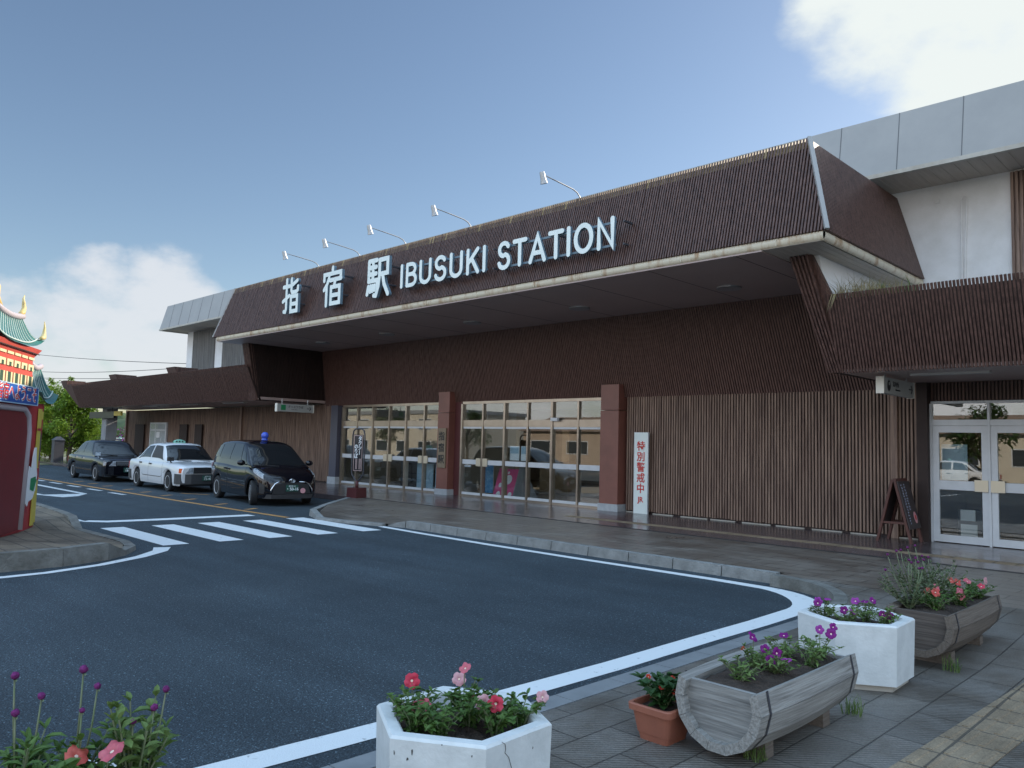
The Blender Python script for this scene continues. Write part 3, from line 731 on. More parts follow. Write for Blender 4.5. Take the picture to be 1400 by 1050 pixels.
# high soffit over the entrance, downlights
g = MB(); g.box(-26.72, -6.2, YF + .06, 16.75, ZS - .02, ZS + .004); so_ = sp('entrance_soffit', g, M['soffit'])
for x in [-24.9 + 1.82 * i for i in range(11)]: g = MB(); g.box(x - .006, x + .006, YF + .1, 15.86, ZS - .0225, ZS - .0198); g.build('panel_joint', M['slat_back'], so_)
g = MB(); g.box(-6.2, -5.2, YF + .06, 16.75, ZS - .0, ZS + .02)
for i in range(8): g.box(-6.2 + .12 * i + .05, -6.2 + .12 * i + .058, YF + .2, 16.7, ZS - .004, ZS + .001)
sp('return_soffit', g, M['board_soffit'])
for x in (-23.6, -19.9, -15.95, -12.1, -8.1):
    g = MB(); g.lathe([(.25, ZS - .05), (.25, ZS - .018), (.19, ZS - .018), (.19, ZS - .045), (.22, ZS - .056)], (x, 14.4, 0), n=24)
    d = sp('downlight', g, M['steel'])
    g = MB(); g.lathe([(.0, ZS - .03), (.185, ZS - .03), (.185, ZS - .022)], (x, 14.4, 0), n=20); sp('lens', g, M['steel_dark'], d)
# leaning slat wall at the back of the entrance, inner side walls
g = MB(); g.slab([(-26.7, 16.34, 3.05), (-5.6, 16.34, 3.05), (-6.0, 15.89, ZS - .02), (-26.4, 15.89, ZS - .02)], (0, .1, .02)); sp('leaning_wall_backing', g, M['slat_back'])
g = MB(); slats(g, (-26.3, 16.33, 3.05), (-5.7, 16.33, 3.05), (-26.0, 15.88, ZS - .02), (-6.05, 15.88, ZS - .02), .062, .036, .032, (0, -1, -.2)); sp('leaning_wall_slats', g, M['slat_lightened'])
g = MB(); g.slab([(-26.42, 13.5, 3.12), (-26.42, 16.6, 3.12), (-26.05, 16.6, ZS - .02), (-26.05, 12.93, ZS - .02)], (-.12, 0, 0))
slats(g, (-26.42, 13.55, 3.12), (-26.42, 16.25, 3.12), (-26.05, 13.0, ZS - .02), (-26.05, 15.8, ZS - .02), .062, .036, .03, (1, 0, -.2)); sp('entrance_side_wall', g, M['slat_back'])
g = MB(); g.slab([(-5.62, 13.52, 3.15), (-5.62, 16.3, 3.15), (-6.0, 15.88, ZS - .02), (-6.0, 12.9, ZS - .02)], (.1, 0, 0)); sp('entrance_side_wall', g, M['slat_back'])
# side canopies : leaning slat parapets, fins, soffits, flat roofs
def canopy(x0, x1, finx, sgn, zt, end):
    g = MB(); yb, yt, zb = 13.5, 13.0, 3.15
    a0, a1 = (x0, x1)
    top0, top1 = x0, x1
    g.slab([(a0, yb + .04, zb), (a1, yb + .04, zb), (top1, yt + .04, zt - .1), (top0, yt + .04, zt - .1)], (0, .08, 0)); sp('parapet_backing', g, M['slat_back'])
    g = MB(); slats(g, (a0, yb + .035, zb - .01), (a1, yb + .035, zb - .01), (top0, yt + .035, zt), (top1, yt + .035, zt), .052 if sgn > 0 else .06, .031, .04, (0, -1, -.38)); sp('parapet_slats', g, M['slat'])
    g = MB(); g.box(min(x0, x1), max(x0, x1), yb + .02, 16.28, zb - .0, zb + .1); sp('canopy_soffit', g, M['soffit'])
    g = MB(); g.box(min(x0, x1), max(x0, x1), 13.5, 16.75, 3.8, 3.9); sp('canopy_roof', g, M['concrete'])
canopy(-5.5, 16, -5.67, 1, 4.43, False)
canopy(-46.2, -26.3, -26.4, -1, 4.38, True)
g = MB()  # right fin: slats from the parapet corner up to the soffit
slats(g, (-5.67, 13.52, 3.15), (-5.42, 13.5, 3.15), (-6.05, 12.8, ZS), (-5.70, 12.8, ZS), .052, .03, .04, (0, -1, -.3))
g.slab([(-5.69, 13.56, 3.15), (-5.40, 13.56, 3.15), (-5.42, 13.1, 4.38), (-5.68, 12.85, ZS), (-6.07, 12.85, ZS)], (0, .1, 0)); sp('fin', g, M['slat'])
g = MB()
slats(g, (-26.9, 13.52, 3.12), (-26.42, 13.52, 3.12), (-26.5, 12.93, ZS), (-26.05, 12.93, ZS), .055, .032, .04, (0, -1, -.3))
g.slab([(-26.9, 13.56, 3.12), (-26.40, 13.56, 3.12), (-26.03, 12.97, ZS), (-26.48, 12.97, ZS)], (0, .1, 0)); sp('fin', g, M['slat'])
for x in (-47.3, -39.8, -32.9):   # raised beam ends along the left parapet
    g = MB(); xa = x - (.5 if x < -45 else .45)
    g.hexa([(xa + .06, 13.08, 4.2), (x + .42, 13.08, 4.2), (x + .42, 13.9, 4.2), (xa + .06, 13.9, 4.2), (xa, 12.93, 4.60), (x + .46, 12.93, 4.60), (x + .46, 13.9, 4.60), (xa, 13.9, 4.60)]); sp('beam_end', g, M['slat'])
g = MB(); g.slab([(-46.25, 13.53, 3.15), (-46.25, 16.3, 3.15), (-47.8, 16.3, 4.45), (-47.8, 13.0, 4.45)], (.1, 0, 0))
g.slab([(-46.3, 13.5, 3.15), (-46.1, 13.5, 3.15), (-46.1, 13.02, 4.38), (-47.8, 13.02, 4.38)], (0, .1, 0)); sp('canopy_end', g, M['slat'])
for x0, x1, y in ((-44.5, -42.7, 14.3), (-39.5, -37.7, 14.3), (-35, -33.2, 14.3), (-30.8, -29.0, 14.3), (-4.6, -3.4, 14.3), (-2.6, -1.4, 14.3)):
    g = MB(); g.box(x0, x1, y, y + .16, 3.115, 3.152); sp('strip_light', g, M['emit_tube'])
# lower walls
def low_wall(x0, x1, z1=3.05, pitch=.07, m='slat_low', y=16.3):
    g = MB(); g.box(x0, x1, y + .04, y + .2, .14, z1); sp('wall', g, M['slat_back'])
    g = MB(); slats(g, (x0, y + .038, .19), (x1, y + .038, .19), (x0, y + .038, z1), (x1, y + .038, z1), pitch, pitch * .52, .04, (0, -1, 0), jitter=.012); sp('slat_cladding', g, M[m])
low_wall(-12.05, -5.62)
low_wall(-5.62, -5.05, 3.15)
low_wall(-33.0, -25.6, 3.12, .085)
low_wall(-47.0, -33.1, 3.12, .1)
low_wall(-.9, 16, 3.15)
sp_boxes('cover_board', [(-5.60, -5.47, 16.22, 16.33, .14, 3.15), (-33.12, -32.98, 16.2, 16.35, .14, 3.14), (-47.15, -47.0, 16.2, 17, .14, 3.15)], M['slat_low'], ST)
g = MB(); g.box(-5.08, -4.89, 16.12, 16.36, .14, 3.148); sp('door_jamb', g, M['slat_back'])
g = MB()
for i in range(9):
    x = -12.0 + i * .8; g.box(x, x + .74 * rnd(.7, 1), 16.262, 16.30, .142, .165)
sp('foot_packers', g, M['grey_trim'])
g = MB(); g.box(-25.58, -25.12, 16.1, 16.5, .4, 3.05); p_ = sp('corner_post', g, M['post_blue'])
g = MB(); g.box(-25.62, -25.08, 16.07, 16.5, .14, .4); sp('plinth', g, M['stone_base'], p_)
for x0, x1 in ((-12.70, -12.12), (-19.26, -18.72)):
    g = MB(); g.box(x0, x1, 16.05, 16.45, .32, 2.70); g.box(x0 + .004, x1 - .004, 16.054, 16.44, 2.715, 3.37); p_ = sp('pillar', g, M['pillar'])
    g = MB(); g.box(x0 - .03, x1 + .03, 16.02, 16.46, .14, .32); sp('plinth', g, M['stone_base'], p_)
# glazed entrance bays : frame with posts, header and rails, one pane per field
def bay(x0, x1, n, name):
    y = 16.3; wdt = (x1 - x0) / n
    root = MB(); root.box(x0, x1, y - .02, y + .1, .14, .2); root.box(x0, x1, y - .02, y + .1, 2.28, 2.48); root.box(x0, x1, y - .02, y + .1, 2.98, 3.06)
    fr = sp('glazed_entrance', root, M['bronze'])
    for i in range(n + 1):
        g = MB(); x = x0 + i * wdt; thick = .036 if i % 2 == 0 else .027
        g.box(x - thick, x + thick, y - .05 if i % 2 == 0 else y - .035, y + .12, .14, 2.985); sp('post', g, M['bronze'], fr)
    for i in range(n):
        a, b = x0 + i * wdt + .045, x0 + (i + 1) * wdt - .045
        g = MB(); g.box(a, b, y + .02, y + .028, .2, 2.28); sp('door_pane', g, M['glass'], fr)
        g = MB(); g.box(a, b, y + .02, y + .028, 2.48, 2.98); sp('transom_pane', g, M['glass'], fr)
        sp_boxes('door_rail', [(a, b, y - .005, y + .05, 1.13, 1.27), (a, b, y - .005, y + .05, .2, .27), (a, b, y - .005, y + .05, 2.22, 2.28)], M['alu'], fr)
        if i % 2 == 1 and i < 4:
            pass
        if (x0 < -20 and i in (2, 3, 4, 5)) or (x0 > -20 and i in (0, 1)):
            hx = b if i % 2 == 0 else a; s = -1 if i % 2 == 0 else 1
            g = MB(); g.box(min(hx, hx + s * .2), max(hx, hx + s * .2), y - .04, y - .02, 1.08, 1.32); g.box(min(hx + s * .05, hx + s * .08), max(hx + s * .05, hx + s * .08), y - .022, y, 1.1, 1.3); sp('push_plate', g, M['brass'], fr)
bay(-25.05, -19.27, 6, 'glazed_entrance'); bay(-18.35, -12.70, 6, 'glazed_entrance')
sp_boxes('jamb', [(-18.72, -18.4, 16.3, 16.4, .14, 3.05), (-25.12, -25.1, 16.3, 16.4, .14, 3.05)], M['maroon'], ST)
g = MB(); g.box(-14.55, -14.3, 16.16, 16.25, 2.44, 2.53); sp('door_sensor', g, M['alu'])
# white double doors at the right
fr = MB(); fr.box(-4.87, -.95, 16.27, 16.37, 2.33, 2.44); fr.box(-4.87, -.95, 16.27, 16.37, 2.745, 2.79)
fr = sp('double_doors', fr, M['alu'])
for i in range(5):
    g = MB(); x = -4.87 + i * .97; g.box(x - .02, x + .02, 16.255, 16.38, .14, 2.746); sp('post', g, M['alu'], fr)
for i in range(4):
    a = -4.87 + i * .97 + .022; b = a + .97 - .044; s = .105
    g = MB(); g.box(a, a + s, 16.28, 16.34, .155, 2.325); g.box(b - s, b, 16.28, 16.34, .155, 2.325)
    for z0, z1 in ((.155, .29), (1.13, 1.30), (2.2, 2.325)): g.box(a + s, b - s, 16.283, 16.337, z0, z1)
    sp('door_leaf', g, M['alu'], fr)
    g = MB(); g.box(a + s, b - s, 16.306, 16.314, .29, 1.13); g.box(a + s, b - s, 16.306, 16.314, 1.30, 2.2); sp('door_pane', g, M['glass_r'], fr)
    g = MB(); g.box(a, b, 16.306, 16.314, 2.44, 2.745); sp('transom_pane', g, M['glass_r'], fr)
    hx = b if i % 2 == 0 else a; s2 = -1 if i % 2 == 0 else 1
    g = MB(); g.box(min(hx, hx + s2 * .22), max(hx, hx + s2 * .22), 16.24, 16.262, 1.12, 1.33); g.box(min(hx + s2 * .05, hx + s2 * .08), max(hx + s2 * .05, hx + s2 * .08), 16.262, 16.28, 1.15, 1.3); sp('push_plate', g, M['brass'], fr)
g = MB(); g.box(-4.89, -.9, 16.34, 16.5, 2.79, 3.15); sp('wall', g, M['slat_back'])
g = MB(); slats(g, (-4.89, 16.34, 2.80), (-.9, 16.34, 2.80), (-4.89, 16.34, 3.148), (-.9, 16.34, 3.148), .06, .034, .03, (0, -1, 0)); sp('slat_cladding', g, M['slat'])
# left small door and dark shutters in the far wall
g = MB(); g.box(-43.5, -41.3, 16.22, 16.3, .14, 2.45); dd = sp('side_door', g, M['alu'])
for x0, x1, z0, z1 in ((-43.35, -42.75, .3, 2.0), (-42.6, -41.95, .3, 2.0), (-41.85, -41.42, .3, 2.0), (-43.35, -42.75, 2.1, 2.35), (-42.6, -41.42, 2.1, 2.35)):
    g = MB(); g.box(x0, x1, 16.2, 16.222, z0, z1); sp('door_pane', g, M['glass'], dd)
g = MB(); g.box(-42.5, -42.05, 16.186, 16.199, 1.65, 1.95); sp('notice', g, M['white'], dd)
for x0, x1 in ((-45.6, -44.3), (-39.6, -38.7), (-37.8, -37.0)):
    g = MB(); g.box(x0, x1, 16.2, 16.26, .2, 2.35); sp('shutter', g, M['slat_back'])
g = MB(); g.box(-45.55, -44.85, 14.45, 15.0, .14, 3.15); sp('grey_pillar', g, M['concrete'])
# upper storey
sp_boxes('upper_wall', [(-40.7, 16, 16.8, 17.0, 3.85, 7.16), (-40.7, -40.5, 17.0, 27, 3.3, 7.16)], M['white_wall'], ST)
for x0, x1 in ((-39.85, -37.35), (-36.45, -34.1), (-3.58, 16)):
    g = MB(); g.box(x0, x1, 16.77, 16.82, 3.9, 7.12); slats(g, (x0, 16.77, 3.9), (x1, 16.77, 3.9), (x0, 16.77, 7.12), (x1, 16.77, 7.12), .11 if x0 < -10 else .075, .055 if x0 < -10 else .042, .05, (0, -1, 0))
    sp('upper_slat_panel', g, M['grey_slat'] if x0 < -10 else M['slat_low'])
g = MB(); g.hexa([(-41.1, 15.5, 7.2), (17, 15.5, 7.2), (17, 27.5, 7.2), (-41.1, 27.5, 7.2), (-40.8, 15.72, 8.40), (17, 15.72, 8.40), (17, 27.3, 8.40), (-40.8, 27.3, 8.40)]); rf = sp('roof_fascia', g, M['grey_fascia'])
g = MB(); g.box(-41.12, 17, 15.48, 15.58, 7.12, 7.2); g.box(-41.12, -41.02, 15.58, 27.5, 7.12, 7.2); sp('drip_edge', g, M['grey_trim'], rf)
g = MB()
for x in [-39.9 + 1.12 * i for i in range(52)]:
    g.hexa([(x - .006, 15.494, 7.21), (x + .006, 15.494, 7.21), (x + .006, 15.53, 7.21), (x - .006, 15.53, 7.21), (x - .006, 15.713, 8.40), (x + .006, 15.713, 8.40), (x + .006, 15.74, 8.40), (x - .006, 15.74, 8.40)])
g.box(-39.9, 16.9, 15.515, 15.519, 7.2085, 7.2095); sp('panel_seams', g, M['grey_dark'], rf)
g = MB(); g.box(-41.0, 17, 15.58, 16.8, 7.16, 7.199)
x = -41
while x < 16.9: g.box(x, x + .012, 15.6, 16.79, 7.152, 7.163); x += .22
sp('eaves_soffit', g, M['board_soffit'], rf)
g = MB(); g.tube([(-4.42, 16.76, 4.0), (-4.42, 16.76, 6.3), (-4.40, 16.76, 6.78), (-4.36, 16.76, 6.85), (-4.31, 16.76, 6.80), (-4.33, 16.76, 6.3), (-4.36, 16.76, 5.7), (-4.37, 16.76, 4.0)], .013, 8); sp('conduit', g, M['white_wall'])
g = MB(); g.box(-4.88, -4.80, 16.77, 16.81, 6.79, 6.88); sp('junction_box', g, M['white_wall'])
g = MB(); g.slab([(-5.70, 13.42, 3.9), (-5.70, 16.8, 3.9), (-5.70, 16.8, ZS - .001), (-5.70, 12.98, ZS - .001)], (.1, 0, 0)); sp('upper_wall', g, M['white_wall'])
# rear, hall interior
sp_boxes('rear_wall', [(-47, 16, 27.2, 27.4, 3.2, 7.2), (-47, -19.5, 27.2, 27.4, 0, 3.2), (-12.5, 16, 27.2, 27.4, 0, 3.2)], M['wall_in'], ST)
g = MB(); g.box(-25.6, -11.5, 16.45, 27.2, .02, .142); sp('hall_floor', g, M['floor_in'])
g = MB(); g.box(-26, -11.2, 16.5, 27.2, 3.1, 3.25); sp('hall_ceiling', g, M['wall_in'])
sp_boxes('hall_wall', [(-26, -25.7, 16.5, 27.2, .14, 3.1), (-11.9, -11.6, 16.6, 27.2, .14, 3.1), (-25.7, -21.6, 22.0, 22.2, .14, 3.1)], M['wall_in'], ST)
g = MB(); g.box(-19.6, -19.2, 22, 22.4, .14, 3.1); g.box(-15.3, -14.95, 22, 22.4, .14, 3.1); g.box(-21.6, -12, 22.0, 22.25, 2.35, 3.1); g.box(-17.3, -17.0, 22, 22.3, .14, 2.35); sp('ticket_gate_frame', g, M['wood_in'])
sp_boxes('hall_counter', [(-18.9, -17.6, 20.5, 21.2, .14, 1.2), (-14.4, -13.2, 18.6, 19.3, .14, 1.05), (-16.6, -15.6, 21.2, 21.8, .14, 1.15)], M['wood_in'], ST)
g = MB(); g.box(-26, -11.2, 16.6, 27.2, 3.25, 3.8); sp('hall_lid', g, M['concrete'])

# roof-edge grass tuft
def blades(g, c, sx, sy, n, h, lean=.5, wd=.006):
    for _ in range(n):
        x, y = c[0] + rnd(-sx, sx), c[1] + rnd(-sy, sy); hh = h * rnd(.5, 1.1); a = rnd(0, 6.28); l = rnd(.1, lean) * hh
        dx, dy = math.cos(a) * l, math.sin(a) * l; px, py = -math.sin(a) * wd, math.cos(a) * wd
        p0, p1, p2 = (x, y, c[2]), (x + dx * .4, y + dy * .4, c[2] + hh * .65), (x + dx, y + dy, c[2] + hh * rnd(.7, 1))
        g.add([(p0[0] - px, p0[1] - py, p0[2]), (p0[0] + px, p0[1] + py, p0[2]), (p1[0] + px * .8, p1[1] + py * .8, p1[2]), (p1[0] - px * .8, p1[1] - py * .8, p1[2]), p2], [(0, 1, 2, 3), (3, 2, 4)])
g = MB(); g.cur = 0; blades(g, (-5.05, 13.3, 4.2), .38, .14, 380, .56, 1.1, .005); blades(g, (-4.7, 13.35, 4.25), .3, .12, 140, .42, 1.2, .005)
for k in range(10):
    x = rnd(-5.4, -5.3); g.add([(x, 12.98, 4.42), (x + .01, 12.98, 4.42), (x - .06, 12.9, 4.1 + rnd(-.05, .1))], [(0, 1, 2)])
g.cur = 1; blades(g, (-4.5, 13.4, 4.22), .3, .1, 60, .42, .9, .012)
tag(g.build('grass_tuft', [M['dry'], M['grass']]), 'tuft of dry straw coloured grass growing on top of the right canopy parapet', 'grass tuft')

# ------------------------------------------------------------------ the big name sign (raised channel letters)
YS = 11.90
SG = empty('station_sign', (-15.5, YS + .2, 5.6), 'raised pale blue white letters of the station name across the slat fascia', 'sign')
KJ = {
 'yubi': ([[(4, 78), (42, 78)], [(24, 98), (24, 12), (20, 5), (10, 6)], [(3, 36), (42, 50)], [(54, 97), (54, 66), (59, 58), (86, 58), (94, 62), (95, 72)], [(90, 90), (56, 78)], [(54, 24), (92, 24)]], [[(54, 46), (92, 46), (92, 3), (54, 3)]]),
 'yado': ([[(50, 102), (50, 88)], [(6, 70), (6, 86), (94, 86), (94, 72)], [(32, 76), (22, 58), (6, 44)], [(20, 56), (20, 0)], [(38, 68), (96, 68)], [(66, 66), (60, 50)], [(45, 25), (90, 25)]], [[(45, 48), (90, 48), (90, 3), (45, 3)]]),
 'eki': ([[(8, 96), (8, 42)], [(8, 96), (44, 96)], [(27, 96), (27, 42)], [(8, 78), (42, 78)], [(8, 60), (42, 60)], [(8, 42), (48, 42), (46, 8), (42, 1), (34, 2)], [(8, 28), (3, 8)], [(18, 28), (17, 14)], [(27, 28), (27, 15)], [(36, 28), (36, 17)],
          [(58, 94), (94, 94), (94, 56), (58, 56)], [(58, 94), (58, 50), (54, 24), (44, 0)], [(72, 56), (80, 28), (98, 0)]], []),
}
for key, x0, x1, z0, z1 in (('yubi', -21.92, -20.98, 5.58, 6.64), ('yado', -19.62, -18.66, 5.58, 6.62), ('eki', -17.43, -16.45, 5.58, 6.58)):
    g = MB(); op, cl = KJ[key]; k = 0
    sx, sz = (x1 - x0) / 100, (z1 - z0) / 100
    for s in op: stroke(g, s, .122, x0, z0, sx, sz, YS, .085, k); k += 1
    for s in cl: stroke(g, s, .122, x0, z0, sx, sz, YS, .085, k, True); k += 1
    kj = g.build('kanji_character', [M['sign_white'], M['sign_side']], SG)
    g = MB()
    for z in (z0 + .25, z1 - .25):
        zz = (z - ZB) / (ZT - ZB)
        g.box(x1 - .12, x1 - .06, YS + .11, YF + INS * zz + .02, z - .02, z + .02); g.box(x0 + .2, x0 + .26, YS + .11, YF + INS * zz + .02, z - .02, z + .02)
        g.box(x0 + .1, x1 - .05, YS + .086, YS + .11, z - .02, z + .02)
    g.build('bracket', M['steel_dark'], kj)
def arc_pts(cx, cz, rx, rz, a0, a1, n=12): return [(cx + rx * math.cos(R(a0 + (a1 - a0) * i / n)), cz + rz * math.sin(R(a0 + (a1 - a0) * i / n))) for i in range(n + 1)]
LT = {
 'I': (18, [[(9, 4), (9, 96)]], []),
 'B': (62, [[(9, 96), (30, 96)] + arc_pts(32, 74, 22, 22, 90, -90)[0:] + [(9, 52)], [(32, 52)] + arc_pts(34, 28, 24, 24, 90, -90) + [(9, 4)], [(9, 96), (9, 4)]], []),
 'U': (70, [[(9, 96), (9, 34)] + arc_pts(35, 32, 26, 28, 180, 360)[1:-1] + [(61, 34), (61, 96)]], []),
 'S': (64, [arc_pts(32, 72, 23, 24, 25, 200) [:] + arc_pts(32, 72, 23, 24, 215, 262, 4) + arc_pts(32, 28, 25, 25, 75, -20, 6) + arc_pts(32, 28, 25, 25, -30, -165)], []),
 'K': (64, [[(9, 96), (9, 4)], [(56, 96), (12, 44)], [(28, 60), (58, 4)]], []),
 'T': (66, [[(5, 93), (61, 93)], [(33, 93), (33, 4)]], []),
 'A': (76, [[(5, 4), (38, 95), (71, 4)], [(17, 34), (59, 34)]], []),
 'O': (82, [], [arc_pts(41, 50, 33, 45, 0, 360, 28)[:-1]]),
 'N': (72, [[(9, 4), (9, 95), (63, 5), (63, 96)]], []),
}
def word(txt, x0, x1, z0, z1):
    tot = sum(LT[c][0] + 14 for c in txt) - 14; sx = (x1 - x0) / tot; sz = (z1 - z0) / 100; x = x0
    for c in txt:
        wd, op, cl = LT[c]; g = MB(); k = 0
        for s in op: stroke(g, s, .10, x, z0, sx, sz, YS, .06, k); k += 1
        for s in cl: stroke(g, s, .10, x, z0, sx, sz, YS, .06, k, True); k += 1
        g.build('letter', [M['sign_white'], M['sign_side']], SG)
        x += (wd + 14) * sx
    g = MB()
    for z in (z0 + .05, z1 - .09): g.box(x0 + .02, x1 - .02, YS + .061, YS + .09, z - .022, z + .022)
    g.build('rail', M['sign_side'], SG)
    g = MB()
    nb = 4
    for i in range(nb + 1):
        for z in (z0 + .05, z1 - .09):
            xx = x0 + .05 + (x1 - x0 + .1) * i / nb; zz = (z - ZB) / (ZT - ZB)
            g.box(xx - .018, xx + .018, YS + .09, YF + INS * zz + .02, z - .018, z + .018)
    g.build('bracket', M['steel_dark'], SG)
word('IBUSUKI', -15.97, -12.78, 5.66, 6.24)
word('STATION', -12.40, -9.15, 5.63, 6.22)
# sign lamps on bent arms
for i, x in enumerate((-21.05, -18.85, -16.7, -14.1, -10.62)):
    where = ['leftmost, above the first kanji', 'above the second kanji', 'above the third kanji', 'above the word IBUSUKI', 'rightmost, above the word STATION'][i]
    t = empty('sign_lamp', (x, 12.55, 7.0), 'pale spot lamp on bent arm, ' + where, 'sign lamp', 'spot lamps along the sign fascia edge')
    g = MB(); g.smooth = True; g.tube([(x, 12.62, 6.9), (x, 12.58, 7.08), (x - .01, 12.5, 7.16), (x - .01, 12.36, 7.2), (x - .02, 11.9, 7.24), (x - .02, 11.46, 7.27)], .014, 8); g.build('arm', M['steel'], t)
    g = MB(); g.smooth = True
    g.lathe([(.0, .09), (.045, .085), (.055, .05), (.058, -.06), (.075, -.14), (.08, -.16), (.06, -.155)], (0, 0, 0), n=16)
    rot = Matrix.Rotation(R(18), 4, 'X'); g.v = [tuple(rot @ Vector(p) + Vector((x - .02, 11.42, 7.24))) for p in g.v]
    g.build('lamp_head', M['steel'], t, sharp=40)

# ------------------------------------------------------------------ smaller signs
def hang_sign(loc, w_, h_, label, ztop):
    """projecting panel: its face looks along +x, its near end towards the forecourt"""
    t = empty('direction_sign', loc, label, 'direction sign'); x, y, z = loc
    g = MB(); g.box(x - .06, x + .06, y - w_ / 2, y + w_ / 2, z - h_ / 2, z + h_ / 2); g.build('panel', M['panel_grey'], t)
    for y0 in (y - w_ / 2 - .03, y + w_ / 2):
        g = MB(); g.box(x - .066, x + .066, y0, y0 + .03, z - h_ / 2 - .008, z + h_ / 2 + .008); g.build('end_cap', M['panel_edge'], t)
    for s in (-.36, .36):
        g = MB(); g.tube([(x, y + s * w_, z + h_ / 2), (x, y + s * w_, ztop)], .016, 8); g.build('hanger', M['steel'], t)
    ay = y + w_ / 2 - h_ * .62; k = h_ * .30; xx = x + .0605
    g = MB(); g.box(xx, xx + .005, ay - k * 1.1, ay + k * .8, z - k * .13, z + k * .13)
    for sg in (1, -1): g.slab([(xx + .0005, ay + k * 1.1, z), (xx + .0005, ay + k * .85, z + sg * .05 * k), (xx + .0005, ay + k * .1, z + sg * k * .75), (xx + .0005, ay + k * .32, z + sg * k * .95)], (.005, 0, 0))
    g.build('arrow', M['black'], t)
    return t
def side_text(t, body, size, x, y, z): text_mesh('lettering', body, size, M['black'], t, face_mat((x + .062, y, z), (0, 1, 0), (0, 0, 1)), .002)
t = hang_sign((-5.0, 14.8, 2.955), 1.5, .28, 'small grey projecting sign with a round icon and arrow beside white double doors', 3.16)
g = MB(); g.lathe([(.075, .0), (.075, .005)], (0, 0, 0), 'x', 20); g.v = [(p[0] - 4.939, p[1] + 14.28, p[2] * 1.25 + 2.955) for p in g.v]; ic = g.build('icon', M['black'], t)
g = MB(); g.lathe([(.03, 0), (.03, .004)], (0, 0, 0), 'x', 14); g.v = [(p[0] - 4.933, p[1] + 14.28, p[2] + 2.99) for p in g.v]; g.build('icon_mark', M['panel_grey'], ic)
side_text(t, '案内所', .105, -5.0, 14.62, 2.99); side_text(t, 'Information', .05, -5.0, 14.72, 2.90)
t = hang_sign((-25.0, 14.25, 2.845), 1.4, .27, 'grey projecting sign with a green icon and arrow at the left entrance corner', 3.16)
g = MB(); g.box(-24.939, -24.934, 13.68, 13.86, 2.76, 2.94); g.build('icon', M['green_paint'], t)
side_text(t, 'きっぷうりば', .10, -25.0, 14.25, 2.88); side_text(t, 'Ticket Office', .045, -25.0, 14.2, 2.79)
# dark long sign under the far end of the left canopy
t = empty('dark_sign', (-44.5, 14.3, 2.75), 'long dark sign with a yellow end panel hanging under the far left canopy', 'sign')
g = MB(); g.box(-47.0, -43.2, 14.25, 14.35, 2.6, 2.95); g.build('panel', M['panel_black'], t)
g = MB(); g.box(-43.2, -42.2, 14.25, 14.35, 2.72, 2.95); g.build('end_panel', M['yellow'], t)
g = MB(); g.box(-46.0, -45.95, 14.28, 14.32, 2.95, 3.16); g.box(-43.6, -43.55, 14.28, 14.32, 2.95, 3.16); g.build('hanger', M['steel_dark'], t)
# vertical security board
t = empty('notice_board', (-11.49, 16.17, .14), 'tall narrow white board with red vertical characters leaning on the slat wall', 'notice board')
g = MB(); g.box(-11.69, -11.29, 16.16, 16.2, .14, 2.14); g.build('panel', M['sign_white'], t)
g = MB()
for a in ((-11.70, -11.69, .14, 2.15), (-11.29, -11.28, .14, 2.15), (-11.69, -11.29, 2.14, 2.15)): g.box(a[0], a[1], 16.155, 16.205, a[2], a[3])
g.build('frame', M['alu'], t)
for i, c in enumerate('特別警戒中'):
    text_mesh('character', c, .25, M['red'], t, face_mat((-11.49, 16.155, 1.79 - i * .262), (1, 0, 0), (0, 0, 1)), .003, offset=.004)
text_mesh('logo', 'JR', .18, M['red'], t, face_mat((-11.49, 16.155, .48), (1, 0, 0), (0, 0, 1)), .003, offset=.004)
# carved wooden name plaque on the left pillar
t = empty('name_plaque', (-18.98, 16.03, .98), 'old bare wood plaque with brushed black characters on the left brown pillar', 'plaque')
g = MB(); g.box(-19.17, -18.80, 16.0, 16.045, .98, 2.22); g.build('board', M['plaque'], t)
for i, c in enumerate('指宿駅'):
    text_mesh('character', c, .29, M['black'], t, face_mat((-18.985, 15.998, 1.95 - i * .36), (1, .0, .04), (-.04, 0, 1)), .002, offset=.007)
# taxi stand sign
tx, ty = -18.98, 12.9
t = empty('taxi_stand_sign', (tx, ty, .14), 'dark taxi stand sign with white vertical lettering on a maroon base by the kerb', 'taxi sign')
rx, ry = Vector((.985, .17, 0)), Vector((0, 0, 1))
def tp(a, b, c=0): q = Vector((tx, ty, 0)) + rx * a + Vector((.17, -.985, 0)) * c; return (q.x, q.y, b)
g = MB(); g.hexa([tp(-.2, .14, .2), tp(.2, .14, .2), tp(.2, .14, -.2), tp(-.2, .14, -.2), tp(-.19, .42, .19), tp(.19, .42, .19), tp(.19, .42, -.19), tp(-.19, .42, -.19)]); g.build('base', M['maroon'], t)
g = MB(); g.smooth = True
g.tube([tp(*q) for q in ((0, .40), (0, .62))], .045, 10); g.build('stem', M['maroon'], t)
g = MB(); g.smooth = True
g.tube([tp(*q) for q in ((0, .58), (-.08, .64), (-.23, .80), (-.24, .9), (-.24, 1.92), (-.21, 2.04), (-.12, 2.1), (.12, 2.1), (.21, 2.04), (.24, 1.92), (.24, .9), (.23, .80), (.08, .64), (0, .58))], .022, 8); g.build('frame', M['steel_dark'], t)
g = MB(); g.slab([tp(-.185, .88, .01), tp(.185, .88, .01), tp(.185, 1.93, .01), tp(-.185, 1.93, .01)], Vector(tp(0, 0, -.01)) - Vector(tp(0, 0, .01))); g.build('panel', M['panel_black'], t)
g = MB()
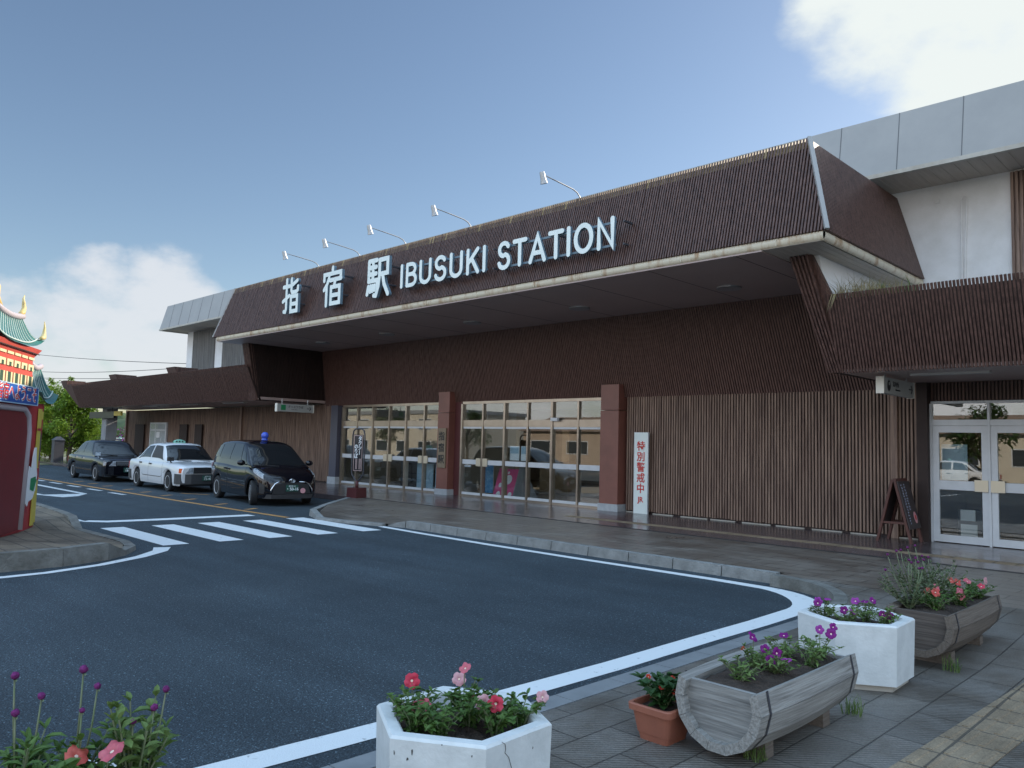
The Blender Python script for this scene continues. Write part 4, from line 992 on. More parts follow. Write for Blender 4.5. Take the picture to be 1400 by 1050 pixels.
for a, b, c, d in ((-.17, -.158, .9, 1.91), (.158, .17, .9, 1.91), (-.158, .158, .9, .912), (-.158, .158, 1.898, 1.91)): g.slab([tp(a, c, .016), tp(b, c, .016), tp(b, d, .016), tp(a, d, .016)], Vector(tp(0, 0, .012)) - Vector(tp(0, 0, .016)))
g.build('border', M['pink_line'], t)
for i, c in enumerate('タクシー'):
    up, rt_ = ((0, 0, 1), rx) if c != 'ー' else (-rx, (0, 0, 1))
    text_mesh('character', c, .15, M['white'], t, face_mat(tp(.075, 1.81 - i * .13, .016), rt_, up), .003, offset=.003)
for i, c in enumerate('のりば'):
    text_mesh('character', c, .15, M['white'], t, face_mat(tp(-.075, 1.58 - i * .135, .016), rx, (0, 0, 1)), .003, offset=.003)
g = MB()
for a in (.1, .055, -.045, -.085):
    for k in range(9): b = 1.22 - k * .034; g.slab([tp(a, b, .016), tp(a + .026, b, .016), tp(a + .026, b + .022, .016), tp(a, b + .022, .016)], Vector(tp(0, 0, .013)) - Vector(tp(0, 0, .016)))
g.build('small_print', M['pink_line'], t)
# A-frame board
ax0, ay0, az = -5.27, 15.72, .14
t = empty('a_frame_board', (ax0, ay0, az), 'reddish brown wooden A frame board with chalky vertical writing beside the double doors', 'A-frame')
# ridge runs along +y-ish (depth), legs splay in x
g = MB()
legs = {}
for yy, k in ((15.42, 0), (15.98, 1)):
    for s in (-1, 1):
        g = MB(); g.bar((ax0 + s * .30, yy, az), (ax0 + s * .02, yy, az + 1.15), .045, .06, up=(0, 1, 0)); g.build('leg', M['wood_red'], t)
g = MB(); g.bar((ax0 - .21, 15.42, az + .36), (ax0 + .21, 15.42, az + .36), .03, .04); g.bar((ax0 - .21, 15.98, az + .36), (ax0 + .21, 15.98, az + .36), .03, .04)
g.bar((ax0 + .02, 15.4, az + 1.15), (ax0 + .02, 16.0, az + 1.15), .05, .05); g.build('rail', M['wood_red'], t)
g = MB()
def ap(y, s, off=0):  # point on the right hand board face
    nx, nz = .97, .243
    return (ax0 + .055 + .245 * s + nx * off, y, az + 1.12 - .98 * s + nz * off)
g.slab([ap(15.40, 0), ap(16.0, 0), ap(16.0, .88), ap(15.40, .88)], (.02, 0, .005)); g.build('board', M['chalk'], t)
g = MB(); g.slab([(ax0 - .055, 15.44, az + 1.1), (ax0 - .055, 15.97, az + 1.1), (ax0 - .25, 15.97, az + .3), (ax0 - .25, 15.44, az + .3)], (-.02, 0, .005)); g.build('board', M['chalk'], t)
g = MB(); random.seed(3)
for col_, n_, s0 in ((15.52, 15, .06), (15.66, 10, .05)):
    for i in range(n_):
        s = s0 + i * .05
        for k in range(3):
            y0 = col_ - .045 + rnd(0, .05); wd = rnd(.02, .05); ss = s + rnd(0, .03)
            g.slab([ap(y0, ss, .024), ap(y0 + wd, ss, .024), ap(y0 + wd, ss + .009, .024), ap(y0, ss + .009, .024)], (.002, 0, 0))
        y0 = col_ + rnd(-.03, .02)
        g.slab([ap(y0, s, .0245), ap(y0 + .008, s, .0245), ap(y0 + .008, s + .036, .0245), ap(y0, s + .036, .0245)], (.002, 0, 0))
g.build('chalk_writing', M['chalk_blue'], t)
g = MB(); c = ap(15.82, .68, .024); 
ring = [(c[0] - .243 * .11 * math.sin(a) * 1, c[1] + .08 * math.cos(a), c[2] + .97 * .11 * math.sin(a)) for a in [R(q) for q in range(0, 360, 20)]]
g.slab(ring, (.002, 0, .0005)); em = g.build('painted_emblem', M['petal_pale'], t)
g = MB(); ring2 = [(c[0] + .004 - .243 * .05 * math.sin(a), c[1] + .036 * math.cos(a), c[2] + .97 * .05 * math.sin(a)) for a in [R(q) for q in range(0, 360, 30)]]
g.slab(ring2, (.002, 0, .0005)); g.build('emblem_centre', M['red'], em)

# things inside the hall, seen through the glass
t = empty('poster_stand', (-17.05, 16.95, .142), 'pink poster stand with white blobs just inside the right glazed entrance', 'poster stand')
g = MB(); g.slab([(-17.4, 16.75, .16), (-16.75, 16.95, .16), (-16.65, 17.15, 1.02), (-17.3, 16.95, 1.02)], (.01, .03, .0)); g.build('poster', M['poster_pink'], t)
g = MB(); g.slab([(-16.7, 16.9, .16), (-16.2, 17.5, .16), (-16.5, 17.2, 1.1), (-16.62, 17.12, 1.1)], (.02, -.02, 0)); g.build('rear_board', M['concrete'], t)
for (a, b, r) in ((.45, .62, .15), (.2, .42, .07), (.2, .1, .09), (.42, .07, .09), (.64, .1, .08), (.4, .86, .04)):
    g = MB(); A, B, D = Vector((-17.4, 16.742, .16)), Vector((.65, .2, 0)), Vector((.1, .2, .86))
    c = A + B * a / .75 + D * b; g.slab([c + B.normalized() * r * math.cos(q) * .8 + D.normalized() * r * math.sin(q) for q in [R(k) for k in range(0, 360, 20)]], (.0, -.006, .002)); g.build('blob', M['white'], t)
for i, (x, wd) in enumerate(((-20.95, .85), (-19.98, .7))):
    g = MB(); g.box(x, x + wd, 16.62, 16.65, .25, 1.06); g.box(x + .05, x + .09, 16.655, 16.9, .142, .3); g.box(x + wd - .09, x + wd - .05, 16.655, 16.9, .142, .3)
    tag(g.build('white_notice_panel', M['poster_blue']), ['pale blue panel behind the fifth door of the left glazed entrance', 'narrow pale blue panel behind the sixth door beside the left pillar'][i], 'panel', 'panels behind the left entrance doors')
t = empty('vending_machine', (-22.3, 17.8, .142), 'dark drinks machine behind the third and fourth doors of the left entrance', 'vending machine')
g = MB(); g.box(-23.0, -21.6, 17.5, 18.2, .142, 1.05); g.build('cabinet', M['plastic'], t)
g = MB(); g.box(-22.9, -22.35, 17.47, 17.5, .3, .95); g.box(-22.25, -21.7, 17.47, 17.5, .3, .95); g.build('front_panel', M['plastic_grey'], t)
t = empty('hall_banner', (-17.75, 17.0, .142), 'blue and white banner standing behind the first door of the right glazed entrance', 'banner')
g = MB(); g.slab([(-17.95, 16.9, .25), (-17.6, 16.95, .25), (-17.6, 16.95, 1.15), (-17.95, 16.9, 1.15)], (0, .03, 0)); g.build('cloth', M['bottle_blue'], t)
g = MB(); g.tube([(-17.58, 16.96, .15), (-17.58, 16.96, 1.2)], .01, 6); g.box(-17.95, -17.5, 16.85, 17.05, .142, .16); g.build('pole', M['steel'], t)
t = empty('flower_stand', (-18.1, 17.2, .142), 'small brown and cream display low behind the first right entrance door', 'display')
g = MB()
for _ in range(26): g.sphere((-18.1 + rnd(-.2, .2), 17.0 + rnd(-.1, .1), .25 + rnd(0, .35)), rnd(.03, .07), 6, 4)
g.build('pieces', mat('brown cream pieces', (.30, .14, .06), .7, (.7, .6, .48), scale=12), t)
g = MB(); g.box(-18.35, -17.85, 16.9, 17.3, .142, .25); g.build('stand', M['wood_in'], t)
for i, (x0, z0) in enumerate(((-16.35, 1.3), (-15.9, 1.3))):
    g = MB(); g.box(x0, x0 + .38, 16.42, 16.43, z0, z0 + .42); g.cur = 1; g.box(x0 + .02, x0 + .36, 16.41, 16.419, z0 + .2, z0 + .4)
    tag(g.build('door_notice', [M['white'], M['poster_blue']]), ['left of the two pale notices on the third right entrance door', 'right of the two pale notices on the third right entrance door'][i], 'notice', 'notices on the entrance glass')
t = empty('door_poster', (-4.5, 16.45, 1.3), 'pale blue square poster behind the left leaf of the white double doors', 'poster')
g = MB(); g.box(-4.74, -4.3, 16.43, 16.44, 1.31, 1.98); g.build('sheet', M['poster_blue'], t)
t = empty('leaflet_rack', (-4.35, 16.9, .142), 'leaflet rack with white papers low behind the double door', 'rack')
g = MB(); g.box(-4.55, -4.15, 16.7, 17.0, .142, .75); g.build('case', M['plastic'], t)
g = MB(); g.box(-4.5, -4.25, 16.68, 16.7, .55, .75); g.box(-4.5, -4.22, 16.68, 16.7, .2, .48); g.build('papers', M['white'], t)
g = MB(); g.box(-6, 8, 16.45, 22, .02, .141); sp('shop_floor', g, M['floor_in'])
g = MB(); g.box(-6, 8, 22, 22.2, .14, 3.1); g.box(-6, -5.8, 16.6, 22, .14, 3.1); g.box(7.8, 8, 16.6, 22, .14, 3.1); g.box(-6, 8, 16.6, 22.2, 3.1, 3.25); sp('shop_wall', g, M['wood_in'])

# ------------------------------------------------------------------ left gate tower
DT = Vector((-.866, .5, 0)); NT = Vector((.5, .866, 0)); B0 = Vector((-15.14, 3.83, 0))
GT = empty('palace_gate_kiosk', tuple(B0 + DT * -1.4) , 'red palace style kiosk with curved teal roof, gold finials and blue board', 'kiosk')
def gp(u, z, n_=0): q = B0 + DT * u + NT * n_; return (q.x, q.y, z)
def gbox(g, u0, u1, n0, n1, z0, z1):
    g.hexa([gp(u0, z0, n0), gp(u1, z0, n0), gp(u1, z0, n1), gp(u0, z0, n1), gp(u0, z1, n0), gp(u1, z1, n0), gp(u1, z1, n1), gp(u0, z1, n1)])
DEP = .45
g = MB()
g.hexa([gp(-2.9, .15, 0), gp(.0, .15, 0), gp(.0, .15, -DEP), gp(-2.9, .15, -DEP), gp(-3.0, 2.2, 0), gp(.06, 2.2, 0), gp(.06, 2.2, -DEP), gp(-3.0, 2.2, -DEP)]); g.build('base_wall', M['frame_red'], GT)
g = MB()  # arched dark red doorway panel
arch = [(-2.45, .2), (-.86, .2), (-.74, 1.75), (-.82, 1.98), (-1.0, 2.08), (-2.3, 2.08), (-2.45, 1.98), (-2.53, 1.75)]
g.slab([gp(u, z, .012) for u, z in arch], NT * .02); g.build('door', M['dkred'], GT)
g = MB(); g.smooth = True
g.tube([gp(u, z, .03) for u, z in ((-.80, .2), (-.68, 1.75), (-.77, 2.02), (-.97, 2.12), (-2.32, 2.12), (-2.5, 2.02), (-2.58, 1.75), (-2.5, .2))], .05, 8); g.build('door_frame', M['frame_pale'], GT)
g = MB(); g.hexa([gp(-.24, .2, .012), gp(-.08, .2, .012), gp(-.08, .2, .026), gp(-.24, .2, .026), gp(-.20, 2.15, .012), gp(-.03, 2.15, .012), gp(-.03, 2.15, .026), gp(-.20, 2.15, .026)]); g.build('yellow_band', M['yellow'], GT)
g = MB(); 
for z0, z1 in ((.95, 1.15), (1.78, 1.82)): gbox(g, -.24, -.02, .03, .036, z0, z1)
g.build('red_band', M['frame_red'], GT)
# side return with yellow strip, arched dark niche
g = MB(); g.hexa([gp(.01, .2, -.12), gp(.01, .2, -.5), gp(.02, .2, -.5), gp(.02, .2, -.12), gp(.065, 2.15, -.12), gp(.065, 2.15, -.5), gp(.08, 2.15, -.5), gp(.08, 2.15, -.12)]); g.build('side_band', M['yellow'], GT)
# plain painted cut-out (generic stand-in) beside the door
g = MB()
cut = [(-.42, .62), (-.33, .55), (-.3, .62), (-.15, .66), (-.06, .8), (-.02, 1.05), (-.06, 1.15), (-.1, 1.35), (-.11, 1.5), (-.17, 1.5), (-.22, 1.35), (-.24, 1.15), (-.33, 1.2), (-.36, 1.0), (-.4, .8)]
cut = [(-.2 + (u + .02) * 1.3, z) for u, z in cut]
g.slab([gp(u, z, .05) for u, z in cut], NT * .015); cp = g.build('painted_cutout', M['white'], GT)
g = MB(); g.slab([gp(u, z, .068) for u, z in ((-.54, .82), (-.36, .78), (-.25, .95), (-.3, 1.02), (-.53, 1.0))], NT * .004); g.build('green_patch', M['green_paint'], cp)
# blue board with lettering
g = MB(); gbox(g, -3.0, -.60, .06, .11, 2.18, 2.48); bb = g.build('blue_board', M['blue_board'], GT)
g = MB()
for a, b, c, d in ((-3.0, -.60, 2.465, 2.48), (-3.0, -.60, 2.18, 2.195), (-.615, -.60, 2.195, 2.465)): gbox(g, a, b, .11, .116, c, d)
g.build('board_border', M['poster_blue'], bb)
text_mesh('lettering', '指宿へようこそ', .26, M['white'], bb, face_mat(gp(-1.58, 2.33, .112), DT, (0, 0, 1)), .002, offset=.012, spacing=.98)
text_mesh('lettering', '指宿へようこそ', .26, M['red'], bb, face_mat(gp(-1.58, 2.33, .117), DT, (0, 0, 1)), .002, spacing=.98)
# upper storey with lattice
g = MB(); g.hexa([gp(-2.42, 2.2, -.02), gp(-.46, 2.2, -.02), gp(-.46, 2.2, -.4), gp(-2.42, 2.2, -.4), gp(-2.36, 2.96, -.02), gp(-.56, 2.96, -.02), gp(-.56, 2.96, -.4), gp(-2.36, 2.96, -.4)])
g.hexa([gp(-2.36, 2.96, -.02), gp(-.56, 2.96, -.02), gp(-.56, 2.96, -.4), gp(-2.36, 2.96, -.4), gp(-2.62, 3.12, .05), gp(-.36, 3.12, .05), gp(-.36, 3.12, -.42), gp(-2.62, 3.12, -.42)]); g.build('upper_storey', M['salmon'], GT)
g = MB()
for k in range(6):
    u = -2.4 + k * .32
    gbox(g, u, u + .26, -.018, -.004, 2.93, 2.97); gbox(g, u, u + .26, -.018, -.004, 2.75, 2.85); gbox(g, u, u + .06, -.018, -.004, 2.5, 2.66); gbox(g, u + .2, u + .26, -.018, -.004, 2.5, 2.66)
g.build('lattice', M['cream'], GT)
for k in range(6):
    u = -2.4 + k * .32
    for q in ((u + .07, u + .19, -.018, -.008, 2.5, 2.66), (u + .09, u + .17, -.0035, .002, 2.75, 2.81)): g = MB(); gbox(g, *q); g.build('opening', M['window_dark'], GT)
g = MB(); gbox(g, -2.5, -.44, .03, .042, 3.03, 3.045); g.build('eave_line', M['slat_back'], GT)
def gate_roof(u0, u1, n0, n1, z0, z1, ru0, ru1, nribs, parent, fin=True):
    """curved roof rising from eaves rectangle to a ridge along u"""
    um = (n0 + n1) / 2
    def fn(side):
        def P(u, t):   # t 0 eave .. 1 ridge
            k = t ** .8; ne = n1 if side > 0 else n0; a = u0 + (ru0 - u0) * t; b = u1 + (ru1 - u1) * t
            uu = a + (b - a) * u; lift = (abs(u - .5) * 2) ** 3 * .18 * (1 - t)
            sag = -.10 * math.sin(math.pi * t); return gp(uu, z0 + (z1 - z0) * t + sag + lift + (abs(u - .5) * 2) ** 2 * .05 * t, ne + (um - ne) * k)
        return P
    g = MB(); g.smooth = True
    ts = [i / 8 for i in range(9)]; us = [i / 12 for i in range(13)]
    for s in (1, -1): g.grid(fn(s), us, ts)
    g.grid(lambda a, t: tuple(Vector(fn(1)(1, t)).lerp(Vector(fn(-1)(1, t)), a)), [0, .25, .5, .75, 1], ts)
    g.grid(lambda a, t: tuple(Vector(fn(1)(0, t)).lerp(Vector(fn(-1)(0, t)), a)), [0, .25, .5, .75, 1], ts)
    r = g.build('roof', M['teal_tile'], parent)
    g = MB(); g.smooth = True
    for i in range(nribs):
        u = .03 + .94 * i / (nribs - 1)
        for s in (1, -1): g.tube([Vector(fn(s)(u, t)) + Vector((0, 0, .012)) for t in [.3 + .7 * q / 6 for q in range(7)]], .006, 6)
    for s in (1, -1): g.tube([Vector(fn(s)(u, .28)) + NT * s * .01 + Vector((0, 0, .012)) for u in us], .012, 6)
    g.build('roof_rib', M['teal_line'], r)
    g = MB(); g.smooth = True
    g.tube([Vector(fn(1)(u, 1)) + Vector((0, 0, .03)) for u in us], .05, 8); g.build('ridge', M['frame_pale'], r)
    if fin:
        for uu, dz in ((ru0, 0), (ru1, 0)):
            g = MB(); g.smooth = True; s = 1 if uu == ru1 else -1; b = Vector(gp(uu, z1 + .1, um))
            g.tube([b + DT * s * q[0] + Vector((0, 0, q[1])) for q in ((-.12, .0), (-.02, .04), (.03, .12), (.0, .2), (-.03, .27), (.02, .33))], [.035, .045, .036, .027, .018, .005], 8); g.build('finial', M['gold'], r)
    for u in ((0, 1) if fin else ()):
        g = MB(); g.smooth = True; b = Vector(fn(1)(u, .05)); s = 1 if u else -1
        g.tube([b + DT * s * q[0] + Vector((0, 0, q[1])) for q in ((-.12, .02), (0, .05), (.02, .12), (.03, .22), (.0, .32))], [.03, .045, .032, .018, .005], 8); g.build('eave_finial', M['gold'], r)
    return r
gate_roof(-2.66, -.36, -.36, .08, 3.11, 3.54, -1.92, -.80, 15, GT)
# lower side wing with its own small roof
g = MB(); g.hexa([gp(.05, .15, -.1), gp(.42, .15, -.1), gp(.42, .15, -.42), gp(.05, .15, -.42), gp(.09, 2.25, -.1), gp(.5, 2.25, -.1), gp(.5, 2.25, -.42), gp(.09, 2.25, -.42)]); wg = g.build('side_wing', M['frame_red'], GT)
g = MB(); arch2 = [(.16, 1.25), (.38, 1.25), (.39, 1.7), (.33, 1.83), (.28, 1.87), (.22, 1.83), (.17, 1.7)]
g.slab([gp(u, z, -.09) for u, z in arch2], NT * .012); g.build('niche', M['post_blue'], wg)
g = MB(); gbox(g, .1, .40, -.1, -.09, .2, 1.15); gbox(g, .12, .46, -.1, -.09, 1.98, 2.12); g.build('yellow_panel', M['yellow'], wg)
gate_roof(-.02, .92, -.46, -.0, 2.26, 2.85, .06, .6, 7, GT, False)

# ------------------------------------------------------------------ cars
def pch(tab):
    xs = [a for a, _ in tab]; ys = [b for _, b in tab]; n = len(xs)
    d = [(ys[i + 1] - ys[i]) / (xs[i + 1] - xs[i]) for i in range(n - 1)]; m = [d[0]]
    for i in range(1, n - 1): m.append(0 if d[i - 1] * d[i] <= 0 else 2 * d[i - 1] * d[i] / (d[i - 1] + d[i]))
    m.append(d[-1])
    def fn(x):
        if x <= xs[0]: return ys[0]
        if x >= xs[-1]: return ys[-1]
        for i in range(n - 1):
            if x <= xs[i + 1]:
                h = xs[i + 1] - xs[i]; t = (x - xs[i]) / h
                return ys[i] * (1 + 2 * t) * (1 - t) ** 2 + h * m[i] * t * (1 - t) ** 2 + ys[i + 1] * t * t * (3 - 2 * t) + h * m[i + 1] * t * t * (t - 1)
    return fn
def pl(pts, a):
    i = min(int(a), len(pts) - 2); t = a - i; return (pts[i][0] + (pts[i + 1][0] - pts[i][0]) * t, pts[i][1] + (pts[i + 1][1] - pts[i][1]) * t)
class Car:
    def __init__(s, L_, w, zb, zr, wheels, rw, sill=.2, tumble=.30):
        s.L = L_; s.w = pch(w); s.zb = pch(zb); s.zr = pch(zr); s.wh = wheels; s.rw = rw; s.sill = sill; s.x0 = zr[0][0]; s.x1 = zr[-1][0]; s.tum = tumble
    def zl(s, x):
        z = s.sill + (.10 if abs(x) > s.L / 2 - .12 else 0)
        for xw in s.wh:
            d = abs(x - xw); r = s.rw + .055
            if d < r: z = max(z, s.rw + math.sqrt(r * r - d * d))
        return z
    def bp(s, x):
        w = s.w(x); zb = s.zb(x); zl = min(s.zl(x), zb - .16); zt = zb - .13
        return [(w * .95, zl), (w * .985, zl + .2 * (zt - zl)), (w, zl + .55 * (zt - zl)), (w * .99, zt), (w * .965, zb - .05), (w * .92, zb - .008), (w * .5, zb + .018), (0, zb + .025)]
    def body(s, x, a, sg=1, off=0):
        y, z = pl(s.bp(x), a); y2, z2 = pl(s.bp(x), min(7, a + .02)); y1, z1 = pl(s.bp(x), max(0, a - .02))
        ny, nz = (z2 - z1), -(y2 - y1); l = math.hypot(ny, nz) or 1
        return (x, sg * (y + off * ny / l), z + off * nz / l)
    def gpz(s, x):
        zb = s.zb(x); zr = max(s.zr(x), zb + .005); h = zr - zb; k = min(1, h / .2); wb = s.w(x) * .935
        wr = wb - s.tum * h
        return [(wb, zb - .03), (wb - s.tum * h * .3, zb + h * .35), (wr + .01, zr - .09 * k), (wr - .03, zr - .03 * k), (wr - .12, zr - .004), (wr * .5, zr + .018 * k), (0, zr + .022 * k)]
    def gh(s, x, a, sg=1, off=0):
        P = s.gpz(x); y, z = pl(P, a); y2, z2 = pl(P, min(6, a + .02)); y1, z1 = pl(P, max(0, a - .02))
        ny, nz = (z2 - z1), -(y2 - y1); l = math.hypot(ny, nz) or 1
        e = .02; dzr = (s.zr(x + e) - s.zr(x - e)) / (2 * e)
        nx = -dzr * max(0, min(1, (a - 2) / 2)); q = math.sqrt(1 + nx * nx)
        return (x + off * nx / q, sg * (y + off * ny / l / q), z + off * nz / l / q)
    def build_body(s, m, root):
        h = s.L / 2; xs = sorted(set([round(-h + .0 + i * .05, 3) for i in range(int(s.L / .05) + 1)] + [h, -h, h - .015, h - .03, -h + .015, -h + .03] + [xw + q * .025 for xw in s.wh for q in range(-18, 19)]))
        xs = [x for x in xs if -h <= x <= h]
        g = MB(); g.smooth = True
        A = [0, .5, 1, 1.5, 2, 2.5, 3, 3.5, 4, 4.5, 5, 5.5, 6, 6.5, 7]
        o = len(g.v); rows = []
        for x in xs: 
            row = [s.body(x, a) for a in A] + [s.body(x, a, -1) for a in reversed(A[:-1])]
            rows.append(row)
        m_ = len(rows[0])
        for r in rows: g.v += r
        for i in range(len(rows) - 1):
            for j in range(m_ - 1): g.face((o + i * m_ + j, o + (i + 1) * m_ + j, o + (i + 1) * m_ + j + 1, o + i * m_ + j + 1))
            
        g.smooth = False
        g.face([o + j for j in range(m_)]); g.face([o + (len(rows) - 1) * m_ + j for j in reversed(range(m_))])
        # underside and wheel wells
        g.cur = 1; wmin = min(s.w(-h + .4), s.w(h - .4))
        g.box(-h + .15, h - .15, -wmin * .62, wmin * .62, s.sill + .0, s.sill + .25); g.box(-h * .45, h * .45, -wmin * .9, wmin * .9, s.sill + .02, s.sill + .2)
        g.smooth = True; g.cur = 0
        gx = [s.x0 + (s.x1 - s.x0) * i / 60 for i in range(61)]; B = [0, .5, 1, 1.5, 2, 2.5, 3, 3.5, 4, 4.5, 5, 5.5, 6]
        for sg in (1, -1): g.grid(lambda x, a: s.gh(x, a, sg), gx, B)
        return g.build('body', [m, M['plastic']], root, sharp=45)
    def side_window(s, x0, x1, a0, a1, root, m=None, x0t=None, x1t=None):
        for sg in (1, -1):
            g = MB(); g.smooth = True
            n = 8
            def P(u, v):
                a = a0 + (a1 - a0) * v; xa = x0 + ((x0t if x0t is not None else x0) - x0) * v; xb = x1 + ((x1t if x1t is not None else x1) - x1) * v
                return s.gh(xa + (xb - xa) * u, a, sg, .006)
            g.grid(P, [i / n for i in range(n + 1)], [i / 5 for i in range(6)]); g.build('side_window', m or M['carglass'], root)
    def screen(s, xa, xb, a0, root, name):
        g = MB(); g.smooth = True; us = [i / 10 for i in range(11)]; B = [a0 + (6 - a0) * i / 8 for i in range(9)]
        row = [(a, 1) for a in B] + [(a, -1) for a in reversed(B[:-1])]
        g.grid(lambda u, k: s.gh(xa + (xb - xa) * u, row[k][0], row[k][1], .006), us, list(range(len(row)))); return g.build(name, M['carglass'], root)
    def strip(s, g, x0, a0, x1, a1, wd=.006, off=.003, n=10, gh=False):
        fn = s.gh if gh else s.body
        for sg in (1, -1):
            vert = abs(x1 - x0) < .3
            P = [(x0 + (x1 - x0) * i / n, a0 + (a1 - a0) * i / n) for i in range(n + 1)]
            o = len(g.v)
            for x, a in P:
                if vert: g.v += [fn(x - wd, a, sg, off), fn(x + wd, a, sg, off)]
                else: g.v += [fn(x, a - wd * 6, sg, off), fn(x, a + wd * 6, sg, off)]
            for i in range(n): g.face((o + 2 * i, o + 2 * i + 1, o + 2 * i + 3, o + 2 * i + 2))
    def patch(s, x0, x1, a0, a1, sg, m, root, name, off=.006, x0b=None, x1b=None, nn=6):
        g = MB(); g.smooth = True
        def P(u, v): xa = x0 + ((x0b if x0b is not None else x0) - x0) * v; xb = x1 + ((x1b if x1b is not None else x1) - x1) * v; return s.body(xa + (xb - xa) * u, a0 + (a1 - a0) * v, sg, off)
        g.grid(P, [i / nn for i in range(nn + 1)], [i / nn for i in range(nn + 1)]); return g.build(name, m, root)
def wheels(root, car, xs, ytr, style, turn=0):
    rw = car.rw
    for x in xs:
        for sg in (1, -1):
            y = sg * ytr; g = MB(); g.smooth = True
            g.lathe([(rw * .62, -.09), (rw * .93, -.095), (rw, -.07), (rw, .07), (rw * .93, .095), (rw * .62, .09)], (0, 0, 0), 'y', 28)
            ang = turn if x > 0 else 0
            def place(g): g.v = [(p[0] * math.cos(ang) - p[1] * math.sin(ang) + x, p[0] * math.sin(ang) + p[1] * math.cos(ang) + y, p[2] + rw) for p in g.v]
            place(g); wo = g.build('wheel', M['rubber'], root, sharp=40)
            g = MB(); k = sg
            g.lathe([(.0, k * .075), (rw * .2, k * .078), (rw * .25, k * .07), (rw * .52, k * .082), (rw * .60, k * .094), (rw * .63, k * .096), (rw * .63, k * .05)], (0, 0, 0), 'y', 28)
            g.cur = 1
            nsp = 9 if style == 'sedan' else 12
            for i in range(nsp):
                a = 2 * math.pi * i / nsp; ca, sa = math.cos(a), math.sin(a); ri, ro, w2 = rw * .36, rw * .50, rw * .032
                g.add([(ca * ri - sa * w2, k * .0805, sa * ri + ca * w2), (ca * ri + sa * w2, k * .0805, sa * ri - ca * w2), (ca * ro + sa * w2 * 1.6, k * .088, sa * ro - ca * w2 * 1.6), (ca * ro - sa * w2 * 1.6, k * .088, sa * ro + ca * w2 * 1.6)], [(0, 1, 2, 3)])
            place(g); g.build('hubcap', [M['rim'], M['plastic']], wo)
def plate(root, x, z, top, bot, wd=.33, ht=.165, rake=0):
    g = MB(); g.box(x - .012, x + .004, -wd / 2, wd / 2, z - ht / 2, z + ht / 2); p = g.build('number_plate', M['plate_green'], root)
    text_mesh('plate_text', bot, .105, M['white'], p, face_mat((x + .006, .0, z - .025), (0, 1, 0), (0, 0, 1)), .002, offset=.002)
    if top: text_mesh('plate_text', top, .04, M['white'], p, face_mat((x + .006, .0, z + .052), (0, 1, 0), (0, 0, 1)), .002)

